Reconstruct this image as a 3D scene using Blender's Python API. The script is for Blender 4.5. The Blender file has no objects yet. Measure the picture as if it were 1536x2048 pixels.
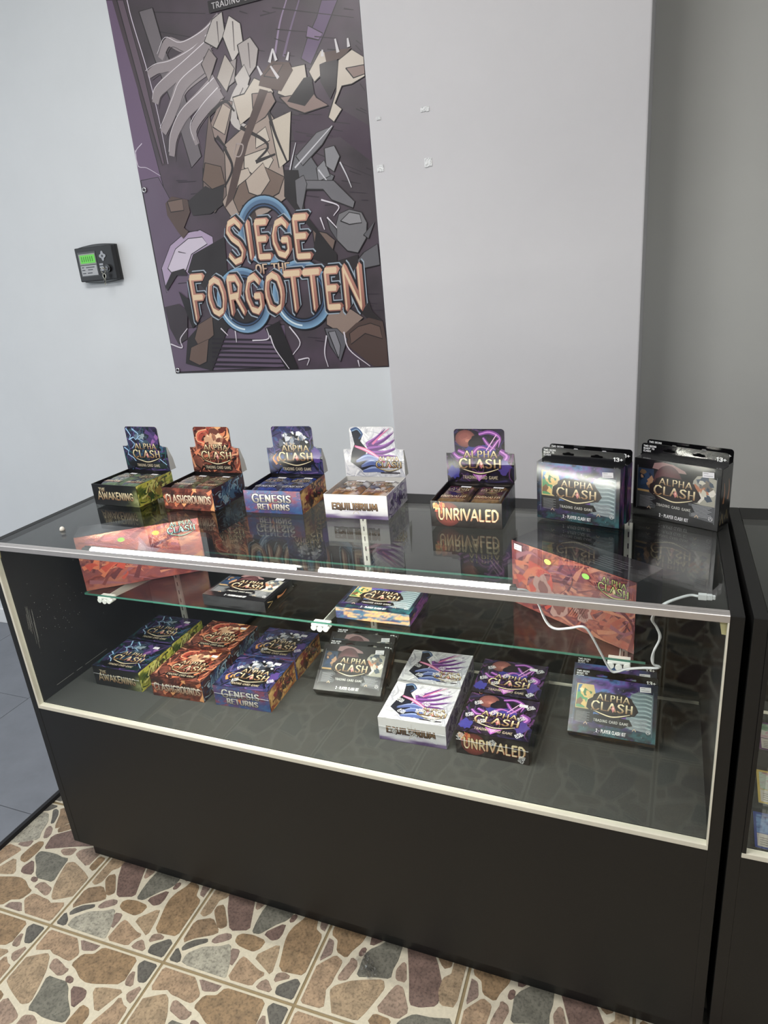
import bpy, bmesh, math, random
import numpy as np
from mathutils import Matrix, Vector
from math import sin, cos, pi, radians

# ------------------------------------------------------------------ camera, world, light
SC = bpy.context.scene
COL = SC.collection
cam_data = bpy.data.cameras.new('camera')
cam = bpy.data.objects.new('camera', cam_data)
COL.objects.link(cam)
cam.matrix_world = Matrix(((0.92676, -0.05029, 0.37227, 1.4021),
                           (0.36587, 0.34551, -0.86416, -0.9718),
                           (-0.08516, 0.93707, 0.33860, 1.4323),
                           (0, 0, 0, 1)))
cam_data.sensor_fit = 'HORIZONTAL'
cam_data.sensor_width = 36.0
cam_data.lens = 36.0 * 1366.8 / 1536.0
cam_data.clip_start = 0.02
SC.camera = cam

SC.view_settings.view_transform = 'Standard'
SC.view_settings.look = 'None'
SC.view_settings.gamma = 1.0
SC.view_settings.use_curve_mapping = False
SC.view_settings.exposure = 0.0
SC.cycles.use_denoising = True
SC.cycles.max_bounces = 10
SC.cycles.transparent_max_bounces = 24
SC.cycles.sample_clamp_indirect = 6.0
SC.cycles.caustics_reflective = False
SC.cycles.caustics_refractive = False

world = bpy.data.worlds.new('shop_ambient')
SC.world = world
world.use_nodes = True
world.node_tree.nodes['Background'].inputs[0].default_value = (0.86, 0.93, 1.0, 1)
world.node_tree.nodes['Background'].inputs[1].default_value = 0.24

def area_light(name, loc, target, sx, sy, power, color):
    d = bpy.data.lights.new(name, 'AREA')
    d.shape = 'RECTANGLE'; d.size = sx; d.size_y = sy; d.energy = power; d.color = color
    o = bpy.data.objects.new(name, d); COL.objects.link(o)
    o.location = loc
    o.rotation_euler = (Vector(target) - Vector(loc)).to_track_quat('-Z', 'Y').to_euler()
    return o
# daylight from the shop front, left of the frame, and the ceiling troffers of the sales floor
area_light('shopfront_daylight', (-3.6, -1.3, 1.7), (0.0, 0.6, 1.1), 2.0, 2.2, 36, (0.86, 0.94, 1.0))
CEIL = 2.85
TROFFERS = [(0.35, -0.75), (2.1, -2.3), (-1.5, -2.3)]
for tx_, ty_ in TROFFERS:
    area_light('troffer_light', (tx_, ty_, CEIL - 0.05), (tx_, ty_, 0), 1.15, 0.55, 40, (1.0, 0.985, 0.96))

# ------------------------------------------------------------------ helpers
def lin(c):
    c = c / 255.0
    return c / 12.92 if c <= 0.04045 else ((c + 0.055) / 1.055) ** 2.4
def rgb(r, g, b):
    return (lin(r), lin(g), lin(b))
def npl(a):
    a = np.asarray(a, float) / 255.0
    return np.where(a <= 0.04045, a / 12.92, ((a + 0.055) / 1.055) ** 2.4)

def nodes_of(name):
    m = bpy.data.materials.new(name); m.use_nodes = True
    nt = m.node_tree
    return m, nt, nt.nodes['Principled BSDF']

def solid(name, col, rough=0.5, metal=0.0, coat=0.0, noise=None, bump=None, spec=0.5, emit=None):
    """principled with optional (scale, amount) colour mottling and (scale, strength) bump"""
    m, nt, b = nodes_of(name)
    c = (*rgb(*col), 1)
    b.inputs['Base Color'].default_value = c
    b.inputs['Roughness'].default_value = rough
    b.inputs['Metallic'].default_value = metal
    b.inputs['Coat Weight'].default_value = coat
    b.inputs['Coat Roughness'].default_value = 0.08
    b.inputs['Specular IOR Level'].default_value = spec
    if emit:
        b.inputs['Emission Color'].default_value = (*rgb(*emit[0]), 1)
        b.inputs['Emission Strength'].default_value = emit[1]
    if noise or bump:
        tc = nt.nodes.new('ShaderNodeTexCoord')
    if noise:
        n = nt.nodes.new('ShaderNodeTexNoise'); n.inputs['Scale'].default_value = noise[0]
        n.inputs['Detail'].default_value = 6; n.inputs['Roughness'].default_value = 0.65
        nt.links.new(tc.outputs['Object'], n.inputs['Vector'])
        r = nt.nodes.new('ShaderNodeMapRange')
        r.inputs['From Min'].default_value = 0.25; r.inputs['From Max'].default_value = 0.75
        r.inputs['To Min'].default_value = 1 - noise[1]; r.inputs['To Max'].default_value = 1 + noise[1]
        nt.links.new(n.outputs['Fac'], r.inputs['Value'])
        mx = nt.nodes.new('ShaderNodeVectorMath'); mx.operation = 'SCALE'
        mx.inputs[0].default_value = c[:3]
        nt.links.new(r.outputs['Result'], mx.inputs['Scale'])
        nt.links.new(mx.outputs['Vector'], b.inputs['Base Color'])
    if bump:
        n2 = nt.nodes.new('ShaderNodeTexNoise'); n2.inputs['Scale'].default_value = bump[0]
        n2.inputs['Detail'].default_value = 4
        nt.links.new(tc.outputs['Object'], n2.inputs['Vector'])
        bp = nt.nodes.new('ShaderNodeBump'); bp.inputs['Strength'].default_value = bump[1]
        bp.inputs['Distance'].default_value = 0.002
        nt.links.new(n2.outputs['Fac'], bp.inputs['Height'])
        nt.links.new(bp.outputs['Normal'], b.inputs['Normal'])
    return m

def print_mat(name, rough=0.3, coat=0.3, metal=0.0, bump=None, grain=0.1, gscale=900):
    """printed card or film: colour comes from the print's own colour attribute"""
    m, nt, b = nodes_of(name)
    at = nt.nodes.new('ShaderNodeAttribute'); at.attribute_name = 'Col'
    tc = nt.nodes.new('ShaderNodeTexCoord')
    n = nt.nodes.new('ShaderNodeTexNoise'); n.inputs['Scale'].default_value = gscale; n.inputs['Detail'].default_value = 3
    nt.links.new(tc.outputs['Object'], n.inputs['Vector'])
    r = nt.nodes.new('ShaderNodeMapRange')
    r.inputs['From Min'].default_value = 0.3; r.inputs['From Max'].default_value = 0.7
    r.inputs['To Min'].default_value = 1 - grain; r.inputs['To Max'].default_value = 1 + grain
    nt.links.new(n.outputs['Fac'], r.inputs['Value'])
    mx = nt.nodes.new('ShaderNodeVectorMath'); mx.operation = 'SCALE'
    nt.links.new(at.outputs['Color'], mx.inputs[0]); nt.links.new(r.outputs['Result'], mx.inputs['Scale'])
    nt.links.new(mx.outputs['Vector'], b.inputs['Base Color'])
    b.inputs['Roughness'].default_value = rough; b.inputs['Metallic'].default_value = metal
    b.inputs['Coat Weight'].default_value = coat; b.inputs['Coat Roughness'].default_value = 0.12
    if bump:
        kind, scale, strength, dist = bump
        if kind == 'wave':
            t = nt.nodes.new('ShaderNodeTexWave'); t.inputs['Scale'].default_value = scale
            t.bands_direction = 'DIAGONAL'; t.inputs['Distortion'].default_value = 2.0; out = t.outputs['Fac']
        else:
            t = nt.nodes.new('ShaderNodeTexNoise'); t.inputs['Scale'].default_value = scale
            t.inputs['Detail'].default_value = 2; out = t.outputs['Fac']
        nt.links.new(tc.outputs['Object'], t.inputs['Vector'])
        bp = nt.nodes.new('ShaderNodeBump'); bp.inputs['Strength'].default_value = strength
        bp.inputs['Distance'].default_value = dist
        nt.links.new(out, bp.inputs['Height']); nt.links.new(bp.outputs['Normal'], b.inputs['Normal'])
    return m

def pane_mat(name, tint, refl=1.0, rough=0.0):
    """clear sheet: mirror reflection by Schlick's law, the rest passes straight through"""
    m = bpy.data.materials.new(name); m.use_nodes = True
    nt = m.node_tree; nt.nodes.clear()
    out = nt.nodes.new('ShaderNodeOutputMaterial')
    tr = nt.nodes.new('ShaderNodeBsdfTransparent'); tr.inputs[0].default_value = (*tint, 1)
    gl = nt.nodes.new('ShaderNodeBsdfGlossy'); gl.inputs['Roughness'].default_value = rough
    lw = nt.nodes.new('ShaderNodeLayerWeight'); lw.inputs['Blend'].default_value = 0.5
    pw = nt.nodes.new('ShaderNodeMath'); pw.operation = 'POWER'; pw.inputs[1].default_value = 5
    ma = nt.nodes.new('ShaderNodeMath'); ma.operation = 'MULTIPLY_ADD'
    ma.inputs[1].default_value = 0.96 * refl; ma.inputs[2].default_value = 0.04 * refl
    mix = nt.nodes.new('ShaderNodeMixShader')
    nt.links.new(lw.outputs['Facing'], pw.inputs[0]); nt.links.new(pw.outputs[0], ma.inputs[0])
    nt.links.new(ma.outputs[0], mix.inputs[0]); nt.links.new(tr.outputs[0], mix.inputs[1]); nt.links.new(gl.outputs[0], mix.inputs[2])
    nt.links.new(mix.outputs[0], out.inputs['Surface'])
    return m

def obj(name, me, parent=None, loc=None, rot=None):
    o = bpy.data.objects.new(name, me); COL.objects.link(o)
    if parent: o.parent = parent
    if loc is not None: o.location = loc
    if rot is not None: o.rotation_euler = rot
    return o
def tag(o, label=None, cat=None, group=None, kind=None):
    if label: o['label'] = label
    if cat: o['category'] = cat
    if group: o['group'] = group
    if kind: o['kind'] = kind
    return o
def thing(name, label, cat, loc=(0, 0, 0), rot=(0, 0, 0), group=None):
    o = bpy.data.objects.new(name, None); COL.objects.link(o)
    o.empty_display_size = 0.03
    o.location = loc; o.rotation_euler = rot
    return tag(o, label, cat, group)
def copy_tree(root, loc, rot, label, group=None):
    def cp(o, par):
        c = o.copy(); COL.objects.link(c); c.parent = par
        for ch in o.children: cp(ch, c)
        return c
    r = cp(root, None); r.location = loc; r.rotation_euler = rot
    tag(r, label, None, group)
    return r

class MB:
    """collects simple solids into one mesh"""
    def __init__(s): s.v = []; s.f = []; s.mi = []
    def add(s, v, f, mi=0):
        n = len(s.v); s.v += [tuple(p) for p in v]; s.f += [tuple(i + n for i in q) for q in f]; s.mi += [mi] * len(f)
        return s
    def box(s, x0, x1, y0, y1, z0, z1, mi=0):
        v = [(x, y, z) for z in (z0, z1) for y in (y0, y1) for x in (x0, x1)]
        return s.add(v, [(0, 2, 3, 1), (4, 5, 7, 6), (0, 1, 5, 4), (2, 6, 7, 3), (0, 4, 6, 2), (1, 3, 7, 5)], mi)
    def prism(s, poly, axis, a, b, mi=0):
        """poly: 2-D outline; axis: 'x','y','z' = extrusion axis from a to b"""
        n = len(poly)
        def P(p, t):
            return {'x': (t, p[0], p[1]), 'y': (p[0], t, p[1]), 'z': (p[0], p[1], t)}[axis]
        v = [P(p, a) for p in poly] + [P(p, b) for p in poly]
        f = [tuple(range(n))[::-1], tuple(range(n, 2 * n))] + [(i, (i + 1) % n, (i + 1) % n + n, i + n) for i in range(n)]
        return s.add(v, f, mi)
    def tube(s, pts, r, seg=10, mi=0, flat=1.0, closed=False):
        pts = [Vector(p) for p in pts]; n = len(pts); rings = []
        up = Vector((0, 0, 1))
        for i, p in enumerate(pts):
            if closed: t = pts[(i + 1) % n] - pts[i - 1]
            else: t = pts[min(i + 1, n - 1)] - pts[max(i - 1, 0)]
            t.normalize()
            a = t.cross(up)
            if a.length < 1e-4: a = t.cross(Vector((0, 1, 0)))
            a.normalize(); b = a.cross(t).normalized()
            rr = r[i] if isinstance(r, (list, tuple)) else r
            rings.append([p + a * cos(2 * pi * k / seg) * rr * flat + b * sin(2 * pi * k / seg) * rr for k in range(seg)])
        v = [q for ring in rings for q in ring]; f = []
        for i in range(n if closed else n - 1):
            j = (i + 1) % n
            for k in range(seg):
                l = (k + 1) % seg
                f.append((i * seg + k, i * seg + l, j * seg + l, j * seg + k))
        if not closed:
            f.append(tuple(range(seg))[::-1]); f.append(tuple(range((n - 1) * seg, n * seg)))
        return s.add(v, f, mi)
    def cyl(s, c, axis, r, h, seg=20, mi=0):
        d = {'x': (1, 0, 0), 'y': (0, 1, 0), 'z': (0, 0, 1)}[axis]
        a = Vector(c); b = a + Vector(d) * h
        return s.tube([a, b], r, seg, mi)
    def mesh(s, name, mats, bevel=0.0, smooth=False, segs=2):
        me = bpy.data.meshes.new(name); me.from_pydata(s.v, [], s.f)
        for m in (mats if isinstance(mats, (list, tuple)) else [mats]): me.materials.append(m)
        me.polygons.foreach_set('material_index', s.mi)
        bm = bmesh.new(); bm.from_mesh(me)
        bmesh.ops.recalc_face_normals(bm, faces=bm.faces)
        if bevel:
            es = [e for e in bm.edges if len(e.link_faces) == 2 and e.calc_face_angle(0) > 0.6]
            bmesh.ops.bevel(bm, geom=es, offset=bevel, segments=segs, profile=0.6, affect='EDGES')
        bm.to_mesh(me); bm.free()
        if smooth:
            me.polygons.foreach_set('use_smooth', [True] * len(me.polygons))
        me.update()
        return me
    def build(s, name, mats, parent=None, bevel=0.0, loc=None, rot=None, smooth=False, segs=2):
        return obj(name, s.mesh(name, mats, bevel, smooth, segs), parent, loc, rot)

def holed_plate(outer, holes, t, axis_y):
    """flat plate in the local x-z plane with holes; front face at y = axis_y, thickness t behind it"""
    bm = bmesh.new(); edges = []
    for loop in [outer] + holes:
        vs = [bm.verts.new((x, axis_y, z)) for x, z in loop]
        edges += [bm.edges.new((vs[i], vs[(i + 1) % len(vs)])) for i in range(len(vs))]
    bmesh.ops.triangle_fill(bm, use_beauty=True, edges=edges)
    r = bmesh.ops.extrude_face_region(bm, geom=list(bm.faces))
    bmesh.ops.translate(bm, vec=(0, t, 0), verts=[e for e in r['geom'] if isinstance(e, bmesh.types.BMVert)])
    bmesh.ops.recalc_face_normals(bm, faces=bm.faces)
    me = bpy.data.meshes.new('plate'); bm.to_mesh(me); bm.free()
    return me

# ------------------------------------------------------------------ print shop: lettering and flat artwork
_tabs = {}
def vnoise(x, y, seed):
    if seed not in _tabs: _tabs[seed] = np.random.RandomState(seed).rand(64, 64)
    t = _tabs[seed]
    xi = np.floor(x).astype(int); yi = np.floor(y).astype(int); fx = x - xi; fy = y - yi
    fx = fx * fx * (3 - 2 * fx); fy = fy * fy * (3 - 2 * fy)
    g = lambda a, b: t[a % 64, b % 64]
    return (g(xi, yi) * (1 - fx) + g(xi + 1, yi) * fx) * (1 - fy) + (g(xi, yi + 1) * (1 - fx) + g(xi + 1, yi + 1) * fx) * fy
def fbm(x, y, seed, octs=4):
    s = 0; a = 0.5; n = 0
    for k in range(octs):
        s = s + a * vnoise(x * 2 ** k + 7.3 * k, y * 2 ** k + 3.1 * k, seed + k); n += a; a *= 0.55
    return s / n
def ramp(t, cols):
    """t array 0..1 through a list of sRGB colours, returned linear"""
    c = npl(cols); t = np.clip(t, 0, 1) * (len(cols) - 1)
    i = np.minimum(t.astype(int), len(cols) - 2); f = (t - i)[..., None]
    return c[i] * (1 - f) + c[i + 1] * f
def nebula(seed, cols, scale=6, warp=1.0, contrast=1.6):
    def fn(u, v):
        wx = fbm(u * scale, v * scale, seed + 20) * warp; wy = fbm(u * scale + 5, v * scale + 9, seed + 40) * warp
        n = fbm(u * scale + wx * 2, v * scale + wy * 2, seed)
        return ramp((n - 0.5) * contrast + 0.5, cols)
    return fn

GLYPH = {
 'A': (.80, [[(0, 0), (.4, 1), (.8, 0)], [(.16, .33), (.64, .33)]]),
 'B': (.66, [[(.48, .53), (.1, .53), (.1, 1), (.48, 1), (.6, .78), (.48, .53), (.65, .27), (.5, 0), (.1, 0), (.1, .53)]]),
 'C': (.72, [[(.7, .82), (.5, 1), (.22, .92), (.07, .62), (.07, .38), (.22, .08), (.5, 0), (.7, .18)]]),
 'D': (.75, [[(.1, 0), (.1, 1), (.42, 1), (.66, .78), (.7, .5), (.66, .22), (.42, 0), (.1, 0)]]),
 'E': (.60, [[(.58, 1), (.1, 1), (.1, 0), (.6, 0)], [(.1, .52), (.5, .52)]]),
 'F': (.58, [[(.58, 1), (.1, 1), (.1, 0)], [(.1, .52), (.48, .52)]]),
 'G': (.76, [[(.68, .85), (.5, 1), (.22, .92), (.07, .62), (.07, .38), (.22, .07), (.5, 0), (.68, .14), (.68, .45), (.42, .45)]]),
 'H': (.75, [[(.1, 0), (.1, 1)], [(.65, 0), (.65, 1)], [(.1, .52), (.65, .52)]]),
 'I': (.24, [[(.12, 0), (.12, 1)]]),
 'K': (.70, [[(.1, 0), (.1, 1)], [(.62, 1), (.1, .45)], [(.26, .6), (.66, 0)]]),
 'L': (.58, [[(.1, 1), (.1, 0), (.56, 0)]]),
 'M': (.95, [[(.05, 0), (.15, 1), (.47, .2), (.8, 1), (.9, 0)]]),
 'N': (.78, [[(.1, 0), (.1, 1), (.66, 0), (.66, 1)]]),
 'O': (.80, [[(.4, 1), (.16, .9), (.06, .6), (.06, .4), (.16, .1), (.4, 0), (.64, .1), (.74, .4), (.74, .6), (.64, .9), (.4, 1)]]),
 'P': (.62, [[(.1, 0), (.1, 1), (.46, 1), (.6, .78), (.5, .5), (.1, .46)]]),
 'Q': (.82, [[(.4, 1), (.16, .9), (.06, .6), (.06, .4), (.16, .1), (.4, 0), (.64, .1), (.74, .4), (.74, .6), (.64, .9), (.4, 1)], [(.45, .25), (.82, -.12)]]),
 'R': (.68, [[(.1, 0), (.1, 1), (.46, 1), (.6, .78), (.5, .5), (.1, .46)], [(.35, .48), (.66, 0)]]),
 'S': (.62, [[(.58, .85), (.4, 1), (.15, .92), (.08, .74), (.2, .58), (.46, .43), (.57, .25), (.48, .06), (.22, 0), (.04, .16)]]),
 'T': (.68, [[(0, 1), (.68, 1)], [(.34, 1), (.34, 0)]]),
 'U': (.75, [[(.1, 1), (.1, .25), (.25, 0), (.5, 0), (.65, .25), (.65, 1)]]),
 'V': (.76, [[(.02, 1), (.38, 0), (.74, 1)]]),
 'W': (1.06, [[(.02, 1), (.27, 0), (.53, .85), (.79, 0), (1.04, 1)]]),
 'Y': (.72, [[(.02, 1), (.36, .5), (.7, 1)], [(.36, .5), (.36, 0)]]),
 '1': (.36, [[(.03, .78), (.22, 1), (.22, 0)]]),
 '2': (.60, [[(.06, .78), (.2, 1), (.42, 1), (.54, .78), (.48, .55), (.06, 0), (.58, 0)]]),
 '3': (.58, [[(.06, .86), (.26, 1), (.46, .93), (.52, .75), (.42, .56), (.24, .53), (.44, .48), (.54, .26), (.44, .05), (.22, 0), (.04, .14)]]),
 '7': (.56, [[(.04, 1), (.54, 1), (.22, 0)]]),
 '+': (.60, [[(.06, .5), (.54, .5)], [(.3, .26), (.3, .74)]]),
 '-': (.40, [[(.06, .45), (.36, .45)]]),
 '!': (.24, [[(.12, 1), (.12, .32)], [(.12, .06), (.12, .0)]]),
 ' ': (.42, []),
}
def hull(pts):
    pts = sorted(set((round(x, 7), round(y, 7)) for x, y in pts))
    if len(pts) < 3: return pts
    def half(ps):
        h = []
        for p in ps:
            while len(h) >= 2 and (h[-1][0] - h[-2][0]) * (p[1] - h[-2][1]) - (h[-1][1] - h[-2][1]) * (p[0] - h[-2][0]) <= 0: h.pop()
            h.append(p)
        return h
    a = half(pts); b = half(pts[::-1])
    return a[:-1] + b[:-1]
def text_width(s, track=.14):
    return sum(GLYPH[c][0] + track for c in s) - track
def text_polys(s, nib, track=.14, caps=None):
    """outline pieces of a word, unit height; nib = pen polygon; caps = {index: scale} for bigger initials"""
    out = []; x = 0
    for i, c in enumerate(s):
        w, strokes = GLYPH[c]; k = (caps or {}).get(i, 1.0)
        for st in strokes:
            for (x0, y0), (x1, y1) in zip(st[:-1], st[1:]):
                out.append(hull([(x + x0 * k + a, y0 * k - (k - 1) * .5 + b) for a, b in nib] + [(x + x1 * k + a, y1 * k - (k - 1) * .5 + b) for a, b in nib]))
        x += w * k + track
    return out, x - track
def nib_rect(a, b): return [(-a, -b), (a, -b), (a, b), (-a, b)]
def nib_blade(a, b): return [(-a, -b * .6), (-a * .2, -b * 2.1), (a, b * .6), (a * .2, b * 2.1)]
def nib_serif(a, b): return [(-a * 1.1, -b), (a * .9, -b), (a * 1.1, b), (-a * .9, b)]

def smooth_path(pts, n=5):
    P = [np.array(p, float) for p in pts]; P = [2 * P[0] - P[1]] + P + [2 * P[-1] - P[-2]]; out = []
    for i in range(1, len(P) - 2):
        for t in np.linspace(0, 1, n, endpoint=False):
            a, b, c, d = P[i - 1:i + 3]
            out.append(.5 * ((2 * b) + (-a + c) * t + (2 * a - 5 * b + 4 * c - d) * t * t + (-a + 3 * b - 3 * c + d) * t ** 3))
    out.append(P[-2]); return out

class Art:
    """flat printed artwork: stacked layers a few hundredths of a millimetre apart, coloured per vertex"""
    STEP = 1.6e-5
    def __init__(s, W, H): s.W = W; s.H = H; s.v = []; s.c = []; s.f = []; s.L = 0; s.k = 0; s.step = Art.STEP; s.clip = None; s.sat = .8; s.gain = .92
    def _put(s, pts, cols):
        n = len(s.v); s.k += 1; z = s.L * s.step + (s.k % 5) * s.step * .15
        s.v += [(p[0], p[1], z) for p in pts]; s.c += [tuple(c) for c in cols]
        return n
    def grid(s, fn, nx=40, ny=36, u0=0, u1=None, v0=0, v1=None, rows=None):
        s.L += 1
        u1 = s.W if u1 is None else u1; v1 = s.H if v1 is None else v1
        V = np.linspace(v0, v1, ny + 1); U = np.linspace(0, 1, nx + 1)
        uu = np.empty((ny + 1, nx + 1)); vv = np.repeat(V[:, None], nx + 1, 1)
        for j, v in enumerate(V):
            a, b = rows(v) if rows else (u0, u1)
            uu[j] = a + (b - a) * U
        cols = fn(uu / s.W, vv / s.H).reshape(-1, 3)
        n = s._put(list(zip(uu.ravel(), vv.ravel())), cols); m = nx + 1
        s.f += [(n + j * m + i, n + j * m + i + 1, n + (j + 1) * m + i + 1, n + (j + 1) * m + i) for j in range(ny) for i in range(nx)]
        return s
    def _face(s, pts, cols):
        a = sum(p[0] * q[1] - q[0] * p[1] for p, q in zip(pts, pts[1:] + pts[:1]))
        if a < 0: pts = pts[::-1]; cols = cols[::-1]
        n = s._put(pts, cols); s.f.append(tuple(range(n, n + len(pts))))
    def poly(s, col, pts, new=True):
        if new: s.L += 1
        pts = [tuple(p) for p in pts]; c = rgb(*col); s._face(pts, [c] * len(pts)); return s
    def gpoly(s, top, bot, pts, new=True):
        if new: s.L += 1
        ys = [p[1] for p in pts]; a, b = min(ys), max(ys); t, o = np.array(rgb(*top)), np.array(rgb(*bot))
        s._face([tuple(p) for p in pts], [tuple(o + (t - o) * (p[1] - a) / max(b - a, 1e-6)) for p in pts]); return s
    def ribbon(s, col, w, pts, taper=(1, 1), sm=5, new=True, bulge=0.0):
        if new: s.L += 1
        P = smooth_path(pts, sm) if sm > 1 and len(pts) > 2 else [np.array(p, float) for p in pts]
        n = len(P); L = []; R = []
        for i, p in enumerate(P):
            t = P[min(i + 1, n - 1)] - P[max(i - 1, 0)]; t = t / (np.linalg.norm(t) + 1e-9); q = np.array([-t[1], t[0]])
            f = i / (n - 1); k = taper[0] + (taper[1] - taper[0]) * f + bulge * sin(pi * f)
            L.append(p + q * w * k / 2); R.append(p - q * w * k / 2)
        c = rgb(*col); b = s._put([tuple(p) for p in L + R], [c] * (2 * n))
        s.f += [(b + n + i, b + n + i + 1, b + i + 1, b + i) for i in range(n - 1)]; return s
    def disc(s, col, x, y, rx, ry=None, n=28, edge=None, new=True, a0=0, a1=2 * pi):
        if new: s.L += 1
        ry = rx if ry is None else ry
        c = rgb(*col); e = rgb(*(edge or col))
        pts = [(x, y)] + [(x + rx * cos(a0 + (a1 - a0) * k / n), y + ry * sin(a0 + (a1 - a0) * k / n)) for k in range(n + 1)]
        b = s._put(pts, [c] + [e] * (n + 1)); s.f += [(b, b + 1 + k, b + 2 + k) for k in range(n)]; return s
    def ring(s, col, x, y, r0, r1, n=40, a0=0, a1=2 * pi, new=True, col2=None):
        if new: s.L += 1
        pts = []; cc = []
        for k in range(n + 1):
            a = a0 + (a1 - a0) * k / n; pts += [(x + r0 * cos(a), y + r0 * sin(a)), (x + r1 * cos(a), y + r1 * sin(a))]
            cc += [rgb(*(col2 or col)), rgb(*col)]
        b = s._put(pts, cc); s.f += [(b + 2 * k, b + 2 * k + 1, b + 2 * k + 3, b + 2 * k + 2) for k in range(n)]; return s
    def rect(s, col, x0, y0, x1, y1, new=True): return s.poly(col, [(x0, y0), (x1, y0), (x1, y1), (x0, y1)], new)
    def blob(s, col, x, y, rx, ry, seed, n=18, rough=.25, new=True):
        rs = np.random.RandomState(seed); k = 1 + rough * (rs.rand(n) - .5) * 2
        return s.poly(col, [(x + rx * k[i] * cos(2 * pi * i / n), y + ry * k[i] * sin(2 * pi * i / n)) for i in range(n)], new)
    def flames(s, cols, n, seed, x0, x1, y0, y1, w=.012, ang=(0.2, 1.4)):
        rs = np.random.RandomState(seed)
        for k in range(n):
            x = x0 + (x1 - x0) * rs.rand(); y = y0 + (y1 - y0) * rs.rand(); a = ang[0] + (ang[1] - ang[0]) * rs.rand(); l = (.18 + .3 * rs.rand()) * min(x1 - x0, y1 - y0)
            b = a + (rs.rand() - .5) * 1.6; p = (x, y); q = (x + l * cos(a), y + l * sin(a)); r = (q[0] + l * .8 * cos(b), q[1] + l * .8 * sin(b))
            pts = [p, q, r]
            pts = [(min(max(t[0], x0), x1), min(max(t[1], y0), y1)) for t in pts]
            s.ribbon(cols[k % len(cols)], w * (.5 + rs.rand()), pts, (1, .05), new=(k % 4 == 0))
        return s
    def bolt(s, col, pts, w): return s.ribbon(col, w, pts, (1, .5), sm=1)
    def words(s, txt, cx, cy, h, width=None, nib=None, col=((245, 228, 175), (160, 110, 55)), outline=None, halo=None, track=.14, caps=None, warp=None, hi=None):
        """txt centred on cx with its baseline at cy"""
        nib = nib or nib_rect(.07, .045)
        _, w = text_polys(txt, nib, track, caps)
        kx = (width / w) if width else h
        def put(nb, top, bot):
            s.L += 1
            t, o = np.array(rgb(*top)), np.array(rgb(*bot))
            for pl in text_polys(txt, nb, track, caps)[0]:
                P = [(cx + (x - w / 2) * kx, cy + y * h) for x, y in pl]
                cc = [tuple(o + (t - o) * min(max((p[1] - cy) / h, 0), 1)) for p in P]
                if warp: P = [warp(*p) for p in P]
                s._face(P, cc)
        grow = lambda d: [(a + (d if a > 0 else -d), b + (d if b > 0 else -d) * kx / h) for a, b in nib]
        if halo: put(grow(halo[1]), halo[0], halo[0])
        if outline: put(grow(outline[1]), outline[0], outline[0])
        put(nib, *col)
        if hi: put([(a * .27 - .42 * max(n[0] for n in nib), b * .7) for a, b in nib], hi, hi)
        return s
    def mesh(s, name, mat):
        V = []
        for x, y, z in s.v:
            y = min(max(y, 0), s.H); a, b = s.clip(y) if s.clip else (0, s.W)
            V.append((min(max(x, a), b), y, z))
        me = bpy.data.meshes.new(name); me.from_pydata(V, [], s.f); me.materials.append(mat)
        at = me.color_attributes.new('Col', 'FLOAT_COLOR', 'POINT')
        a = np.ones((len(s.v), 4), np.float32); c = np.array(s.c, np.float32)
        lum = (c * np.array((.3, .55, .15))).sum(1, keepdims=True); a[:, :3] = np.clip((lum + (c - lum) * s.sat) * s.gain, 0, 1)
        at.data.foreach_set('color', a.ravel()); me.update()
        return me
    def panel(s, name, mat, parent, origin, ux, uy):
        """place with u along ux, v along uy; the print faces ux x uy"""
        ux = Vector(ux).normalized(); uy = Vector(uy).normalized(); n = ux.cross(uy)
        o = obj(name, s.mesh(name, mat), parent)
        o.matrix_local = Matrix((( ux.x, uy.x, n.x, origin[0]), (ux.y, uy.y, n.y, origin[1]), (ux.z, uy.z, n.z, origin[2]), (0, 0, 0, 1)))
        return o

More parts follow.
